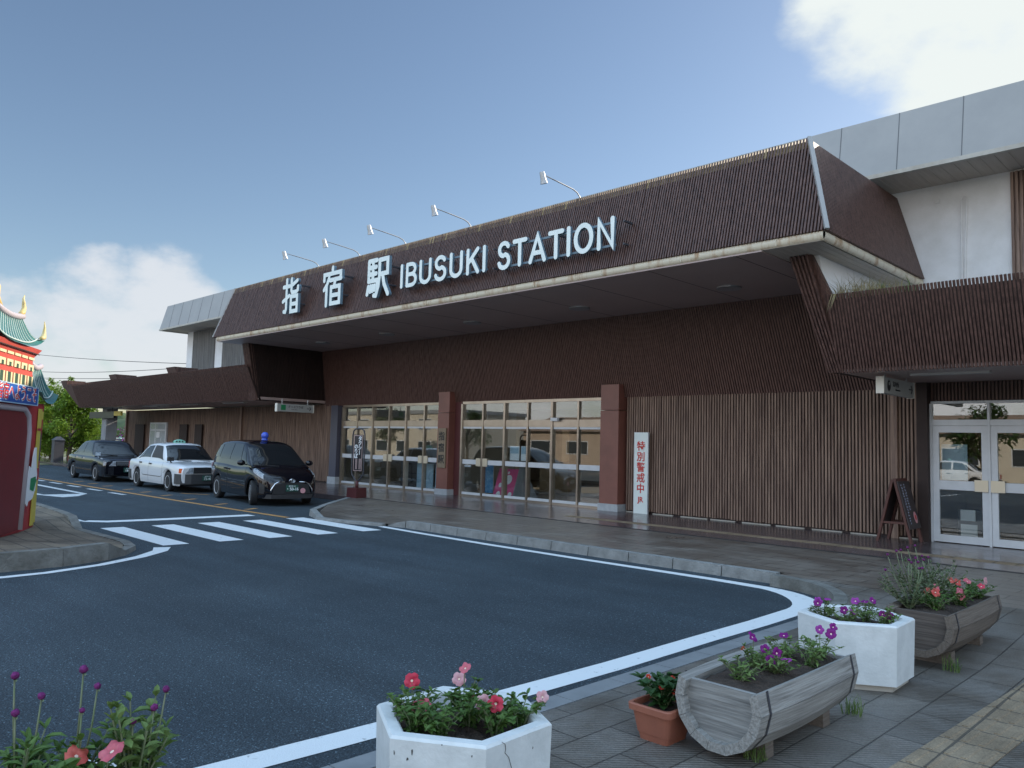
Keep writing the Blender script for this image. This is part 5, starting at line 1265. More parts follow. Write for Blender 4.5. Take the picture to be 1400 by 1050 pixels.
def sedan(name, label, paint, taxi_lamp, group, open_window):
    root = empty(name, (0, 0, 0), label, 'car', group, world=False)
    h = 2.35
    c = Car(4.7, [(-2.35, .76), (-2.2, .81), (-1.5, .845), (1.4, .845), (2.15, .815), (2.35, .765)],
            [(-2.35, .88), (-2.25, .93), (-1.5, .955), (0, .93), (.95, .925), (1.6, .89), (2.2, .83), (2.35, .77)],
            [(-1.75, .95), (-1.55, 1.02), (-1.02, 1.40), (-.75, 1.485), (-.2, 1.515), (.25, 1.50), (.42, 1.46), (1.05, .99), (1.12, .925)],
            (-1.42, 1.36), .31, .21)
    b = c.build_body(paint, root)
    wheels(root, c, (-1.42, 1.36), .735, 'sedan')
    c.screen(1.06, .47, 3.0, root, 'windscreen'); c.screen(-1.55, -1.03, 3.0, root, 'rear_window')
    c.side_window(-.27, .82, .55, 2.1, root, M['plastic'] if open_window else None, x1t=.36); c.side_window(-1.15, -.36, .55, 2.1, root, x0t=-.82); c.side_window(-1.42, -1.21, .55, 1.9, root, x0t=-.98, x1t=-.88)
    g = MB()
    for x in (.88, -.32, -1.18): c.strip(g, x, .3, x, 4.6)
    c.strip(g, -2.0, 1.55, 1.98, 1.55, .008)
    g.build('door_seam', M['plastic'], b)
    for x in (-.16, -1.04):
        for sg in (1, -1):
            g = MB(); p = c.body(x, 3.3, sg, .015); g.box(p[0] - .09, p[0] + .09, p[1] - .015, p[1] + .015, p[2] - .02, p[2] + .02); g.build('door_handle', M['chrome'] if not open_window else M['plastic'], b)
    # bumpers
    for s in (1, -1):
        g = MB(); x = s * 2.35
        pts = [(-.845, -.42), (-.835, -.25), (-.79, -.04), (-.5, .06), (.5, .06), (.79, -.04), (.835, -.25), (.845, -.42)]
        g.slab([(x + s * px, y, .27) for y, px in pts] + [(x - s * .42, .7, .27), (x - s * .42, -.7, .27)], (0, 0, .31)); g.build('bumper', M['plastic_grey'] if taxi_lamp else paint, root)
    # front : grille and lamps sit on the front face
    g = MB(); g.box(2.345, 2.375, -.42, .42, .60, .78); gr = g.build('grille', M['plastic'], root)
    g = MB()
    for k in range(4): g.box(2.376, 2.382, -.41, .41, .625 + k * .04, .635 + k * .04)
    g.box(2.376, 2.39, -.43, .43, .77, .79); g.build('grille_bar', M['chrome'] if not taxi_lamp else M['plastic_grey'], gr)
    for sg in (1, -1):
        g = MB(); g.hexa([(2.3, sg * .43, .60), (2.372, sg * .43, .60), (2.345, sg * .72, .60), (2.28, sg * .72, .60), (2.28, sg * .43, .78), (2.36, sg * .43, .78), (2.33, sg * .72, .77), (2.26, sg * .72, .77)]); g.build('headlamp', M['lamp_clear'], root)
        g = MB(); g.hexa([(2.2, sg * .70, .61), (2.345, sg * .724, .61), (2.3, sg * .785, .61), (2.2, sg * .82, .61), (2.2, sg * .70, .75), (2.33, sg * .724, .75), (2.285, sg * .78, .75), (2.2, sg * .812, .75)]); g.build('indicator', M['lamp_orange'] if taxi_lamp else M['lamp_clear'], root)
        g = MB(); g.box(-2.37, -2.3, sg * .76 - .16, sg * .76 + .02 if sg > 0 else sg * .76 + .16, .62, .84) if False else g.box(-2.365, -2.3, min(sg * .5, sg * .78), max(sg * .5, sg * .78), .62, .84); g.build('rear_lamp', M['lamp_red'], root)
        g = MB(); p = (1.45, sg * .80, 1.0); g.box(p[0] - .07, p[0] + .05, p[1] - .09, p[1] + .09, .96, 1.08); g.bar((1.42, sg * .76, .9), (1.42, sg * .79, .97), .03, .03) ; g.build('wing_mirror', M['chrome'] if not taxi_lamp else M['plastic'], root)
    plate(root, 2.44, .46, '鹿児島 500', '72-40' if taxi_lamp else '18-06')
    g = MB(); g.bar((1.03, -.05, .985), (1.1, .62, .955), .02, .02); g.bar((1.05, -.6, .985), (1.12, .0, .955), .02, .02); g.build('wiper', M['plastic'], root)
    if taxi_lamp:
        g = MB(); g.smooth = True
        g.prism([(-.06, -.2), (.06, -.2), (.06, .2), (-.06, .2)], 1.525, 1.53)
        g.grid(lambda y, k: (0.05 * math.cos(k), y, 1.53 + (.115 - 1.4 * y * y) * math.sin(k)), [-.19 + .038 * i for i in range(11)], [math.pi * i / 8 for i in range(9)])
        g.add([(.05, .19, 1.53), (-.05, .19, 1.53), (-.05, .19, 1.58), (.05, .19, 1.58)], [(0, 1, 2, 3)])
        lp = g.build('roof_lamp', M['green_lamp'], root)
        g = MB()
        for y in (-.1, 0, .1): g.box(.045, .052, y - .025, y + .025, 1.55, 1.6)
        g.build('lamp_mark', M['black'], lp)
    # headrests / seats seen through the glass are left to the dark glass
    return root
ra = math.atan2(-.0, 1)
car_g = 'taxis queuing along the station kerb'
wt = sedan('parked_car', 'white sedan taxi with green roof lamp between black sedan and black minivan', M['white_paint'], True, car_g, True)
wt.location = (-26.65, 10.92, 0); wt.rotation_euler = (0, 0, R(-1.0))
bk = sedan('parked_car', 'black sedan at the back of the taxi queue by the leafy tree', M['black_paint'], False, car_g, False)
bk.location = (-32.95, 10.75, 0); bk.rotation_euler = (0, 0, R(-1.0))

def minivan():
    root = empty('parked_minivan', (0, 0, 0), 'black minivan taxi with a blue roof ball and chrome grille trim, first in the queue', 'minivan', car_g, world=False)
    c = Car(4.24, [(-2.12, .74), (-2.0, .80), (-1.3, .845), (1.2, .845), (1.75, .80), (2.0, .70), (2.12, .56)],
            [(-2.12, 1.0), (-1.9, 1.04), (-1.0, 1.03), (.3, .985), (1.0, 1.0), (1.3, .985), (1.7, .89), (2.0, .76), (2.12, .62)],
            [(-2.10, 1.02), (-2.02, 1.30), (-1.85, 1.55), (-1.5, 1.645), (-.6, 1.68), (.1, 1.655), (.45, 1.57), (.9, 1.30), (1.32, 1.01), (1.38, .985)],
            (-1.36, 1.39), .32, .2, .26)
    b = c.build_body(M['black_paint'], root)
    wheels(root, c, (-1.36, 1.39), .735, 'van', R(-14))
    c.screen(1.27, .42, 3.0, root, 'windscreen'); c.screen(-2.07, -1.8, 3.2, root, 'rear_window')
    c.side_window(-.42, .42, .55, 2.05, root, x1t=.2); c.side_window(-1.3, -.52, .6, 2.05, root, x0t=-1.25); c.side_window(-1.88, -1.4, .75, 2.0, root, x0t=-1.7, x1t=-1.38); c.side_window(.5, .98, .5, 1.7, root, x1t=.58, x0t=.42)
    g = MB()
    for x in (.98, -.47, -1.32): c.strip(g, x, .3, x, 4.7)
    c.strip(g, -1.9, 3.2, -.5, 3.2, .004)
    g.build('door_seam', M['plastic'], b)
    for x in (-.38, -.62):
        for sg in (1, -1):
            g = MB(); p = c.body(x, 3.0, sg, .016); g.box(p[0] - .07, p[0] + .07, p[1] - .018, p[1] + .018, p[2] - .02, p[2] + .025); g.build('door_handle', M['black_paint'], b)
    for sg in (1, -1):
        c.patch(1.52, 1.98, 3.5, 5.1, sg, M['lamp_clear'], root, 'headlamp', x0b=1.42, x1b=1.9)
        c.patch(1.86, 2.02, 1.2, 2.6, sg, M['plastic'], root, 'fog_lamp_bezel')
        c.patch(-2.05, -1.9, 3.0, 5.0, sg, M['lamp_red'], root, 'rear_lamp')
        g = MB(); g.smooth = True; g.sphere((.98, sg * .96, 1.09), .1, 12, 8, (.7, 1.15, .75)); g.bar((.98, sg * .8, 1.04), (.98, sg * .93, 1.06), .05, .03); g.build('wing_mirror', M['black_paint'], root)
    g = MB(); g.smooth = False
    g.slab([(2.125, y, z) for y, z in ((-.52, .32), (.52, .32), (.46, .56), (.2, .615), (-.2, .615), (-.46, .56))], (.012, 0, 0)); gr = g.build('grille', M['plastic'], root)
    g = MB(); g.smooth = True
    for sg in (1, -1): g.tube([(2.135, sg * q[0], q[1]) for q in ((.2, .632), (.38, .625), (.46, .58), (.53, .48), (.56, .42), (.555, .36))], [.012, .014, .017, .02, .02, .012], 8)
    g.build('chrome_trim', M['chrome'], gr)
    g = MB(); g.smooth = True
    rg = [(2.15, .075 * math.cos(a), .66 + .05 * math.sin(a)) for a in [R(q) for q in range(0, 361, 20)]]; g.tube(rg, .008, 6)
    rg = [(2.152, .028 * math.cos(a), .66 + .046 * math.sin(a)) for a in [R(q) for q in range(0, 361, 30)]]; g.tube(rg, .007, 6)
    rg = [(2.154, .055 * math.cos(a), .682 + .02 * math.sin(a)) for a in [R(q) for q in range(0, 361, 30)]]; g.tube(rg, .007, 6); g.build('emblem', M['chrome'], gr)
    plate(root, 2.16, .47, '鹿児島 501', '・50-16')
    g = MB(); g.lathe([(.0, 2.16), (.07, 2.16), (.07, 2.146)], (0, .30, .40), 'x', 18); g.build('round_badge', M['petal_pale'], root)
    g = MB(); g.hexa([(1.95, -.7, .2), (2.16, -.55, .2), (2.16, .55, .2), (1.95, .7, .2), (1.95, -.7, .31), (2.15, -.55, .31), (2.15, .55, .31), (1.95, .7, .31)]); g.build('bumper', M['plastic'], root)
    g = MB(); g.smooth = True; g.lathe([(.09, 1.69), (.09, 1.73), (.06, 1.77)], (.05, 0, 0), n=16); lb = g.build('lamp_base', M['blue_lamp'], root)
    g = MB(); g.smooth = True; g.sphere((.05, 0, 1.83), .105, 18, 12); g.build('lamp_ball', M['blue_lamp'], lb)
    g = MB(); g.bar((1.25, -.1, 1.04), (1.3, .6, 1.02), .02, .02); g.bar((1.27, -.62, 1.04), (1.32, -.05, 1.02), .02, .02); g.build('wiper', M['plastic'], root)
    return root
mv = minivan(); mv.location = (-20.78, 10.92, 0); mv.rotation_euler = (0, 0, R(-7))
# distant white cars past the end of the canopy
for i, (x, y, rz) in enumerate(((-60.5, 20.6, -30), (-66, 23.4, -40))):
    c = copy_tree(wt); c.location = (x, y, 0); c.rotation_euler = (0, 0, R(rz))
    tag(c, ['white car parked far beyond the left canopy, nearer the slat wall', 'white car parked farthest beyond the left canopy, behind the other white car'][i], 'car', 'white cars in the far car park')

# ------------------------------------------------------------------ planters and plants
def leaf(g, base, d, ln, wd, droop=.3, fold=.25):
    d = Vector(d).normalized(); up = Vector((0, 0, 1)); s = d.cross(up)
    s = s.normalized() if s.length > 1e-3 else Vector((1, 0, 0)); n_ = s.cross(d).normalized()
    b = Vector(base); p1 = b + d * ln * .35; p2 = b + d * ln * .7 - up * droop * ln * .15; tip = b + d * ln - up * droop * ln * .45
    e = n_ * wd * fold
    g.add([b, p1 + s * wd / 2 + e, p1, p1 - s * wd / 2 + e, p2 + s * wd * .42 + e * .8, p2, p2 - s * wd * .42 + e * .8, tip],
          [(0, 1, 2), (0, 2, 3), (1, 4, 5, 2), (2, 5, 6, 3), (4, 7, 5), (5, 7, 6)])
def flower(c, r, face, m, parent, eye=True):
    d = Vector(face).normalized(); s = d.cross(Vector((0, 0, 1))); s = s.normalized() if s.length > 1e-3 else Vector((1, 0, 0)); t = s.cross(d)
    g = MB(); g.smooth = True; c = Vector(c); n = 20; o = []
    ph = rnd(0, 6)
    rings = [(.10, -.55), (.22, -.18), (.6, .02), (1.0, -.04)]
    pts = []
    for k, (rr, hh) in enumerate(rings):
        for i in range(n):
            a = 2 * math.pi * i / n; lob = 1 - .17 * (abs(math.cos(2.5 * (a + ph))) < .35) * (k == 3) if k == 3 else 1
            ruf = (.17 * math.sin(5 * (a + ph) + 1) - .10) * (k == 3) + .09 * rnd(-1, 1) * (k >= 2)
            q = c + (s * math.cos(a) + t * math.sin(a)) * r * rr * lob + d * r * (hh + ruf); pts.append(q)
    fc = [(k * n + i, k * n + (i + 1) % n, (k + 1) * n + (i + 1) % n, (k + 1) * n + i) for k in range(3) for i in range(n)]
    g.add(pts, fc)
    g.cur = 1; g.add([c + (s * math.cos(a) + t * math.sin(a)) * r * .17 - d * r * .22 for a in [2 * math.pi * i / 8 for i in range(8)]], [tuple(range(8))])
    return g.build('flower', [m, M['petal_eye']], parent)
def plant(name, base, spread, height, stems, leaves, label, cat, group, lm, flowers=(), lw=.022, ll=.05, colours=(), fr=.032, stem_m='stem'):
    t = empty(name, base, label, cat, group); b = Vector(base); g = MB()
    tips = []
    for i in range(stems):
        a = rnd(0, 6.28); rr = spread * math.sqrt(rnd(.05, 1)); hh = height * rnd(.55, 1.05)
        mid = b + Vector((math.cos(a) * rr * .45, math.sin(a) * rr * .45, hh * .6)); tip = b + Vector((math.cos(a) * rr, math.sin(a) * rr, hh))
        g.cur = 1; g.tube([b + Vector((math.cos(a) * .01, math.sin(a) * .01, -.01)), mid, tip], [.0035, .003, .002], 5)
        g.cur = 0
        for k in range(leaves):
            u = (k + 1) / leaves; q = b.lerp(mid, u * 2) if u < .5 else mid.lerp(tip, u * 2 - 1); an = rnd(0, 6.28)
            leaf(g, q, (math.cos(an), math.sin(an), rnd(-.1, .7)), ll * rnd(.6, 1.25), lw * rnd(.7, 1.3), rnd(0, .8), rnd(.1, .4))
        for k in range(4): an = rnd(0, 6.28); leaf(g, tip, (math.cos(an), math.sin(an), rnd(.3, 1.2)), ll * rnd(.4, .8), lw * .7, .2)
        tips.append(tip)
    g.build('foliage', [M[lm], M[stem_m]], t)
    for (dx, dy, dz, m) in flowers:
        c = b + Vector((dx, dy, dz)); fc = Vector((.6 + rnd(-.6, .5), -.5 + rnd(-.5, .6), .55 + rnd(-.45, .4)))
        flower(c, fr * rnd(.85, 1.15), fc, M[m], t)
    if flowers:
        g = MB()
        for (dx, dy, dz, m) in flowers: g.tube([b + Vector((dx * .4, dy * .4, dz * .3)), b + Vector((dx * .9, dy * .9, dz * .75)), b + Vector((dx, dy, dz - .012))], .0025, 5)
        g.build('flower_stalks', M['stem'], t)
    return t
HEXA = [R(-88 + 60 * i) for i in range(6)]
def hex_planter(cx, cy, r, h, label, chips):
    t = empty('hexagonal_planter', (cx, cy, .03), label, 'planter', 'white hexagonal concrete planters')
    g = MB(); z0 = .075
    def ring(rr, z): return [(cx + rr * math.cos(a), cy + rr * math.sin(a) * 1.0, z) for a in HEXA]
    rings = [ring(r * .97, z0), ring(r, h - .012), ring(r - .012, h), ring(r - .068, h), ring(r - .08, h - .01), ring(r - .10, h - .16)]
    o = 0; pts = [p for rg in rings for p in rg]
    g.add(pts, [(k * 6 + i, k * 6 + (i + 1) % 6, (k + 1) * 6 + (i + 1) % 6, (k + 1) * 6 + i) for k in range(5) for i in range(6)] + [tuple(range(5, -1, -1))])
    body = g.build('bowl', M['planter'], t)
    g = MB(); g.add(ring(r * .88, .02) + ring(r * .88, z0), [(i, (i + 1) % 6, 6 + (i + 1) % 6, 6 + i) for i in range(6)]); g.build('foot', M['grey_trim'], t)
    g = MB()
    rr = r - .085; n = 14
    def sf(u, v):
        a = 2 * math.pi * u; k = math.cos(R(30)) / math.cos(((a - HEXA[0]) % R(60)) - R(30)); q = rr * k * v
        return (cx + q * math.cos(a), cy + q * math.sin(a), h - .085 + .03 * (1 - v) + .012 * math.sin(9 * a + 5 * v) * v * (1 - v) * 4 + rnd(-.006, .006) * (v < .95))
    g.smooth = True; g.grid(sf, [i / 36 for i in range(37)], [i / 8 for i in range(9)]); g.build('soil', M['soil'], t)
    if chips:
        def wp(side, s, z, o=.0015):
            a0, a1 = HEXA[side], HEXA[(side + 1) % 6]; k = (z - z0) / (h - z0); rr = r * (.97 + .03 * k)
            A, B = Vector((cx + rr * math.cos(a0), cy + rr * math.sin(a0), z)), Vector((cx + rr * math.cos(a1), cy + rr * math.sin(a1), z))
            am = (a0 + a1) / 2; return A.lerp(B, s) + Vector((math.cos(am), math.sin(am), 0)) * o
        for side, s, z, sw, sh in chips:
            n = 9; pts = []
            for i in range(n):
                a = 2 * math.pi * i / n; q = rnd(.5, 1.1); pts.append(wp(side, s + sw * math.cos(a) * q, z + sh * math.sin(a) * q))
            g = MB(); g.add(pts, [tuple(range(n))]); g.build('paint_chip', M['chip'], body)
        # crack
        g = MB()
        c0 = [(1, .22, h - .004), (1, .27, h - .02), (1, .28, h - .04), (1, .27, h - .055), (1, .33, h - .08), (1, .36, h - .11), (1, .40, h - .15)]
        for (a, b) in zip(c0[:-1], c0[1:]):
            g.add([wp(a[0], a[1] - .005, a[2]), wp(a[0], a[1] + .005, a[2]), wp(b[0], b[1] + .004, b[2]), wp(b[0], b[1] - .004, b[2])], [(0, 1, 2, 3)])
        g.build('crack', M['chip'], body)
    return t
hex_planter(-2.79, 2.53, .425, .50, 'chipped white hexagonal planter of pink petunias at the bottom centre',
            [(0, .24, .445, .010, .016), (0, .19, .412, .014, .009), (0, .55, .487, .012, .004), (0, .86, .455, .008, .006), (0, .4, .36, .01, .012), (5, .62, .44, .012, .012), (5, .3, .40, .01, .02), (1, .7, .42, .008, .008), (0, .05, .43, .008, .014), (0, .7, .3, .012, .01)])
hex_planter(-2.45, 6.31, .425, .51, 'clean white hexagonal planter of purple petunias standing between the two wooden barrels', None)
hex_planter(-3.06, .93, .42, .47, 'white hexagonal planter in the bottom left corner holding tall globe flowers', None)
def barrel(x0, x1, y0, y1, h, label, dark):
    cx = (x0 + x1) / 2; hw = (x1 - x0) / 2; r = hw / math.cos(R(24))
    t = empty('barrel_planter', (cx, (y0 + y1) / 2, .03), label, 'barrel planter', 'half barrel wooden planters')
    bulge = .022; zc = h - r * math.sin(R(24))
    def sec(y, rr):   # staves of a barrel cut a little above its middle, from the right rim round to the left rim
        k = (y - y0) / (y1 - y0); b = rr + bulge * math.sin(math.pi * k); P = []
        for i in range(10):
            a = R(24 - 228 * i / 9); P.append((cx + b * math.cos(a), zc + b * math.sin(a)))
        return P
    n = 8
    ys_ = [y0 + (y1 - y0) * i / n for i in range(n + 1)]
    # staves : one flat board per facet, slightly gapped
    g = MB(); m = len(sec(y0, r))
    for j in range(m - 1):
        for i in range(n):
            ya, yb = ys_[i], ys_[i + 1]; A, B = sec(ya, r), sec(yb, r); C_, D_ = sec(ya, r - .055), sec(yb, r - .055); t0, t1 = .012, .988
            def L2(p, q, s): return (p[0] + (q[0] - p[0]) * s, p[1] + (q[1] - p[1]) * s)
            a0, a1, b0, b1 = L2(A[j], A[j + 1], t0), L2(A[j], A[j + 1], t1), L2(B[j], B[j + 1], t0), L2(B[j], B[j + 1], t1)
            c0, c1, d0, d1 = L2(C_[j], C_[j + 1], t0), L2(C_[j], C_[j + 1], t1), L2(D_[j], D_[j + 1], t0), L2(D_[j], D_[j + 1], t1)
            V = [(a0[0], ya, a0[1]), (a1[0], ya, a1[1]), (b1[0], yb, b1[1]), (b0[0], yb, b0[1]), (c0[0], ya, c0[1]), (c1[0], ya, c1[1]), (d1[0], yb, d1[1]), (d0[0], yb, d0[1])]
            F_ = [(0, 1, 2, 3), (7, 6, 5, 4), (1, 5, 6, 2), (3, 7, 4, 0)]
            if i == 0: F_.append((0, 4, 5, 1))
            if i == n - 1: F_.append((3, 2, 6, 7))
            g.add(V, F_)
    g.build('staves', M['barrel_dark'] if dark else M['barrel'], t)
    for yy, s in ((y0 + .05, 1), (y1 - .05, -1)):   # heads inset
        g = MB(); S = [(x, z) for x, z in sec(yy, r - .055)]; S[0] = (S[0][0], h - .02); S[-1] = (S[-1][0], h - .02)
        g.slab([(x, yy, z) for x, z in S], (0, s * .03, 0)); g.build('head', M['barrel_end_dark'] if dark else M['barrel_end'], t)
    for k in (.07, .93):   # iron bands
        g = MB(); y = y0 + (y1 - y0) * k; S = sec(y, r + .004); w2 = .011
        for a, b in zip(S[:-1], S[1:]): g.add([(a[0], y - w2, a[1]), (b[0], y - w2, b[1]), (b[0], y + w2, b[1]), (a[0], y + w2, a[1])], [(0, 1, 2, 3)])
        g.build('hoop', M['steel_dark'], t)
    g = MB(); g.smooth = True
    g.grid(lambda u, v: (cx - (hw - .045) + 2 * (hw - .045) * u, y0 + .07 + (y1 - y0 - .14) * v, h - .05 + .02 * math.sin(3 * u) + rnd(-.008, .008)), [i / 14 for i in range(15)], [i / 34 for i in range(35)]); g.build('soil', M['soil'], t)
    for k in (.22, .8):
        g = MB(); y = y0 + (y1 - y0) * k; g.box(cx - r * .62, cx + r * .62, y - .05, y + .05, .03, .14); g.build('foot_block', M['barrel_dark'], t)
    return t
barrel(-2.56, -2.07, 4.0, 5.32, .455, 'grey weathered half barrel planter in the foreground right of the terracotta pot', False)
barrel(-2.46, -1.97, 7.0, 8.45, .49, 'brown half barrel planter with coral flowers, behind the clean white planter', True)
# terracotta pot
t = empty('terracotta_pot', (-2.73, 4.10, .03), 'small square terracotta pot of red salvia left of the grey barrel', 'pot')
def rr(cx, cy, a, b, c=.03): 
    P = []
    for sx, sy, a0 in ((1, -1, -90), (1, 1, 0), (-1, 1, 90), (-1, -1, 180)):
        for k in range(4): q = R(a0 + 30 * k); P.append((cx + sx * (a - c) + c * math.cos(q), cy + sy * (b - c) + c * math.sin(q)))
    return P
g = MB(); rings = [(.10, .11, .03), (.108, .118, .07), (.112, .122, .072), (.13, .145, .195), (.148, .163, .2), (.15, .165, .235), (.146, .16, .24), (.13, .145, .24), (.125, .14, .2)]
pts = [(x, y, z) for a, b, z in rings for x, y in rr(-2.73, 4.10, a, b)]
m = 16; g.add(pts, [(k * m + i, k * m + (i + 1) % m, (k + 1) * m + (i + 1) % m, (k + 1) * m + i) for k in range(len(rings) - 1) for i in range(m)] + [tuple(range(m - 1, -1, -1))]); g.build('pot', M['terracotta'], t)
g = MB(); g.add([(x, y, .205) for x, y in rr(-2.73, 4.10, .125, .14)], [tuple(range(16))]); g.build('soil', M['soil'], t)

random.seed(21)
PG = 'petunias in the bottom centre white planter'
def lbl(i, what, where): return f'{what} {where}'
pp = [((-2.96, 2.38), ['petal_hot'], 'at left rim of bottom centre planter, hot pink bloom'), ((-2.86, 2.30), ['petal_pink'], 'at near left of bottom centre planter, small pink buds'),
      ((-2.88, 2.62), ['petal_pink', 'petal_pale'], 'at back of bottom centre planter, its highest pink bloom'), ((-2.74, 2.36), [], 'in near middle of bottom centre planter, no open blooms'),
      ((-2.62, 2.58), ['petal_hot', 'petal_pale'], 'at right of bottom centre planter, pale beside deep pink bloom'), ((-2.60, 2.72), ['petal_pale'], 'at back right of bottom centre planter, pale bloom over rim'),
      ((-2.76, 2.55), ['petal_pink'], 'in middle of bottom centre planter, pink bloom low down')]
fl = [[(-.02, .0, .20, 'petal_hot')], [(-.05, .05, .10, 'petal_pink'), (.0, .06, .12, 'petal_pink')], [(-.0, .0, .24, 'petal_pink'), (-.06, .02, .17, 'petal_pale')], [], [(.0, .0, .14, 'petal_hot'), (-.07, -.01, .13, 'petal_pale')], [(.05, .10, .14, 'petal_pale')], [(-.06, .05, .11, 'petal_pink'), (.0, .09, .10, 'petal_pink')]]
for ((x, y), c, wh), fs in zip(pp, fl):
    plant('petunia_plant', (x, y, .43), .125, .135 if len(fs) != 2 else .16, 17, 8, 'green petunia plant ' + wh, 'petunia', PG, 'leaf', fs, .024, .05, fr=.034)
PG2 = 'purple petunias in the clean white planter'
pp = [((-2.66, 6.22), [(-.04, -.02, .13, 'petal_purple'), (.03, .0, .17, 'petal_violet'), (-.06, .05, .14, 'petal_violet')], 'at left of clean white planter, three blooms at rim'),
      ((-2.47, 6.18), [(.0, -.04, .12, 'petal_purple'), (.06, .0, .11, 'petal_violet')], 'at near middle of clean white planter, dark purple bloom'),
      ((-2.42, 6.42), [(.0, .0, .16, 'petal_purple'), (.05, .04, .17, 'petal_purple'), (-.08, .02, .15, 'petal_violet')], 'at back of clean white planter, cluster of purple blooms'),
      ((-2.25, 6.34), [(.0, -.02, .10, 'petal_purple'), (.03, .03, .09, 'petal_purple')], 'at the right end of the clean white planter')]
for (x, y), fs, wh in pp:
    plant('petunia_plant', (x, y, .44), .12, .13, 13, 8, 'pale green petunia plant ' + wh, 'petunia', PG2, 'leaf_pale', fs, .02, .05, fr=.033)
PG3 = 'purple petunias in the grey barrel'
pp = [((-2.33, 4.28), [], 'at the near end of the grey barrel, leaves only'), ((-2.42, 4.62), [(-.0, .0, .20, 'petal_purple'), (.05, .05, .13, 'petal_purple')], 'left of middle in grey barrel, dark bloom held high'),
      ((-2.26, 4.6), [(.0, .02, .13, 'petal_purple'), (-.02, -.03, .09, 'petal_purple'), (.04, .05, .1, 'petal_violet')], 'in middle of grey barrel with drooping purple blooms'),
      ((-2.36, 4.95), [(-.02, .0, .17, 'petal_purple')], 'right of middle in grey barrel with one broad bloom'), ((-2.2, 4.92), [], 'on near side of grey barrel, bushy without blooms'),
      ((-2.25, 5.18), [(.0, .02, .19, 'petal_violet'), (.06, .05, .17, 'petal_purple'), (.05, .12, .2, 'petal_purple')], 'at far end of grey barrel, blooms against white planter')]
for (x, y), fs, wh in pp:
    plant('petunia_plant', (x, y, .40), .14, .13, 13, 8, 'pale green petunia plant ' + wh, 'petunia', PG3, 'leaf_pale', fs, .018, .055, fr=.034)
plant('salvia_plant', (-2.73, 4.10, .2), .16, .17, 26, 7, 'dark leaved red salvia plant growing in the terracotta pot', 'salvia', None, 'leaf_dark', [(-.09, -.03, .17, 'petal_red'), (.02, -.05, .14, 'petal_red'), (.05, .02, .18, 'petal_red'), (.1, -.04, .13, 'petal_red')], .05, .085, fr=.018)
plant('salvia_plant', (-2.69, 5.0, .03), .08, .34, 6, 5, 'small red flowered salvia plant half hidden behind the grey barrel', 'salvia', None, 'leaf', [(.0, .0, .38, 'petal_red'), (-.03, .05, .36, 'petal_red')], .03, .06, fr=.018)
PG4 = 'coral petunias in the brown barrel'
for (x, y), fs, wh in [((-2.18, 7.35), [(.0, .0, .16, 'petal_coral'), (-.07, .03, .15, 'petal_coral'), (-.02, .1, .19, 'petal_pink')], 'at the near right of the brown barrel with a pair of blooms'),
                       ((-2.12, 7.75), [(.02, -.02, .10, 'petal_pink'), (.0, .06, .13, 'petal_pink'), (-.08, .1, .21, 'petal_coral')], 'in the middle right of the brown barrel with a low pink bloom'),
                       ((-2.2, 8.05), [(.0, .0, .17, 'petal_coral'), (.05, .1, .18, 'petal_pink')], 'in the far middle of the brown barrel, two raised blooms'),
                       ((-2.1, 8.27), [(.03, .0, .13, 'petal_hot'), (.05, .08, .17, 'petal_pale')], 'at the far end of the brown barrel with the brightest bloom')]:
    plant('petunia_plant', (x, y, .44), .17, .15, 18, 8, 'green petunia plant ' + wh, 'petunia', PG4, 'leaf', fs, .022, .055, fr=.036)
def globe_plant(base, n, height, spread, label, group, lm, heads, ll=.09, lw=.03, lv=6):
    t = empty('globe_amaranth', base, label, 'globe flower', group); b = Vector(base); g = MB(); tops = []
    for i in range(n):
        a = rnd(0, 6.28); rr_ = spread * math.sqrt(rnd(0, 1)); hh = height * rnd(.45, .8)
        tip = b + Vector((math.cos(a) * rr_, math.sin(a) * rr_, hh)); mid = b + Vector((math.cos(a) * rr_ * .5, math.sin(a) * rr_ * .5, hh * .55))
        g.cur = 1; g.tube([b, mid, tip], [.005, .004, .003], 5); g.cur = 0
        for k in range(lv):
            u = .15 + .85 * k / lv; q = b.lerp(mid, u * 2) if u < .5 else mid.lerp(tip, u * 2 - 1); an = rnd(0, 6.28)
            for s in (0, math.pi): leaf(g, q, (math.cos(an + s), math.sin(an + s), rnd(.1, .8)), ll * rnd(.6, 1.15), lw * rnd(.7, 1.2), rnd(.1, .8), rnd(.15, .4))
        for k in range(3): an = rnd(0, 6.28); leaf(g, tip, (math.cos(an), math.sin(an), rnd(.6, 1.6)), ll * .6, lw * .6, .2)
    g.build('foliage', [M[lm], M['stem']], t)
    for (dx, dy, dz, r) in heads:
        c = b + Vector((dx, dy, dz)); g = MB(); g.smooth = True; g.cur = 0; g.sphere(c, r * .88, 14, 11, (1, 1, .95))
        g.v = [tuple(c + (Vector(p) - c) * rnd(.82, 1.14)) for p in g.v]
        g.cur = 1; g.tube([b + Vector((dx * .5, dy * .5, dz * .35)), b + Vector((dx * .85, dy * .85, dz * .7)), c - Vector((0, 0, r * .8))], [.004, .0035, .003], 6)
        for k in range(2): leaf(g, c - Vector((0, 0, r)), (math.cos(k * 3), math.sin(k * 3), .1), r * 1.6, r * .7)
        g.build('flower_head', [M['amaranth'], M['stem']], t)
    return t
random.seed(5)
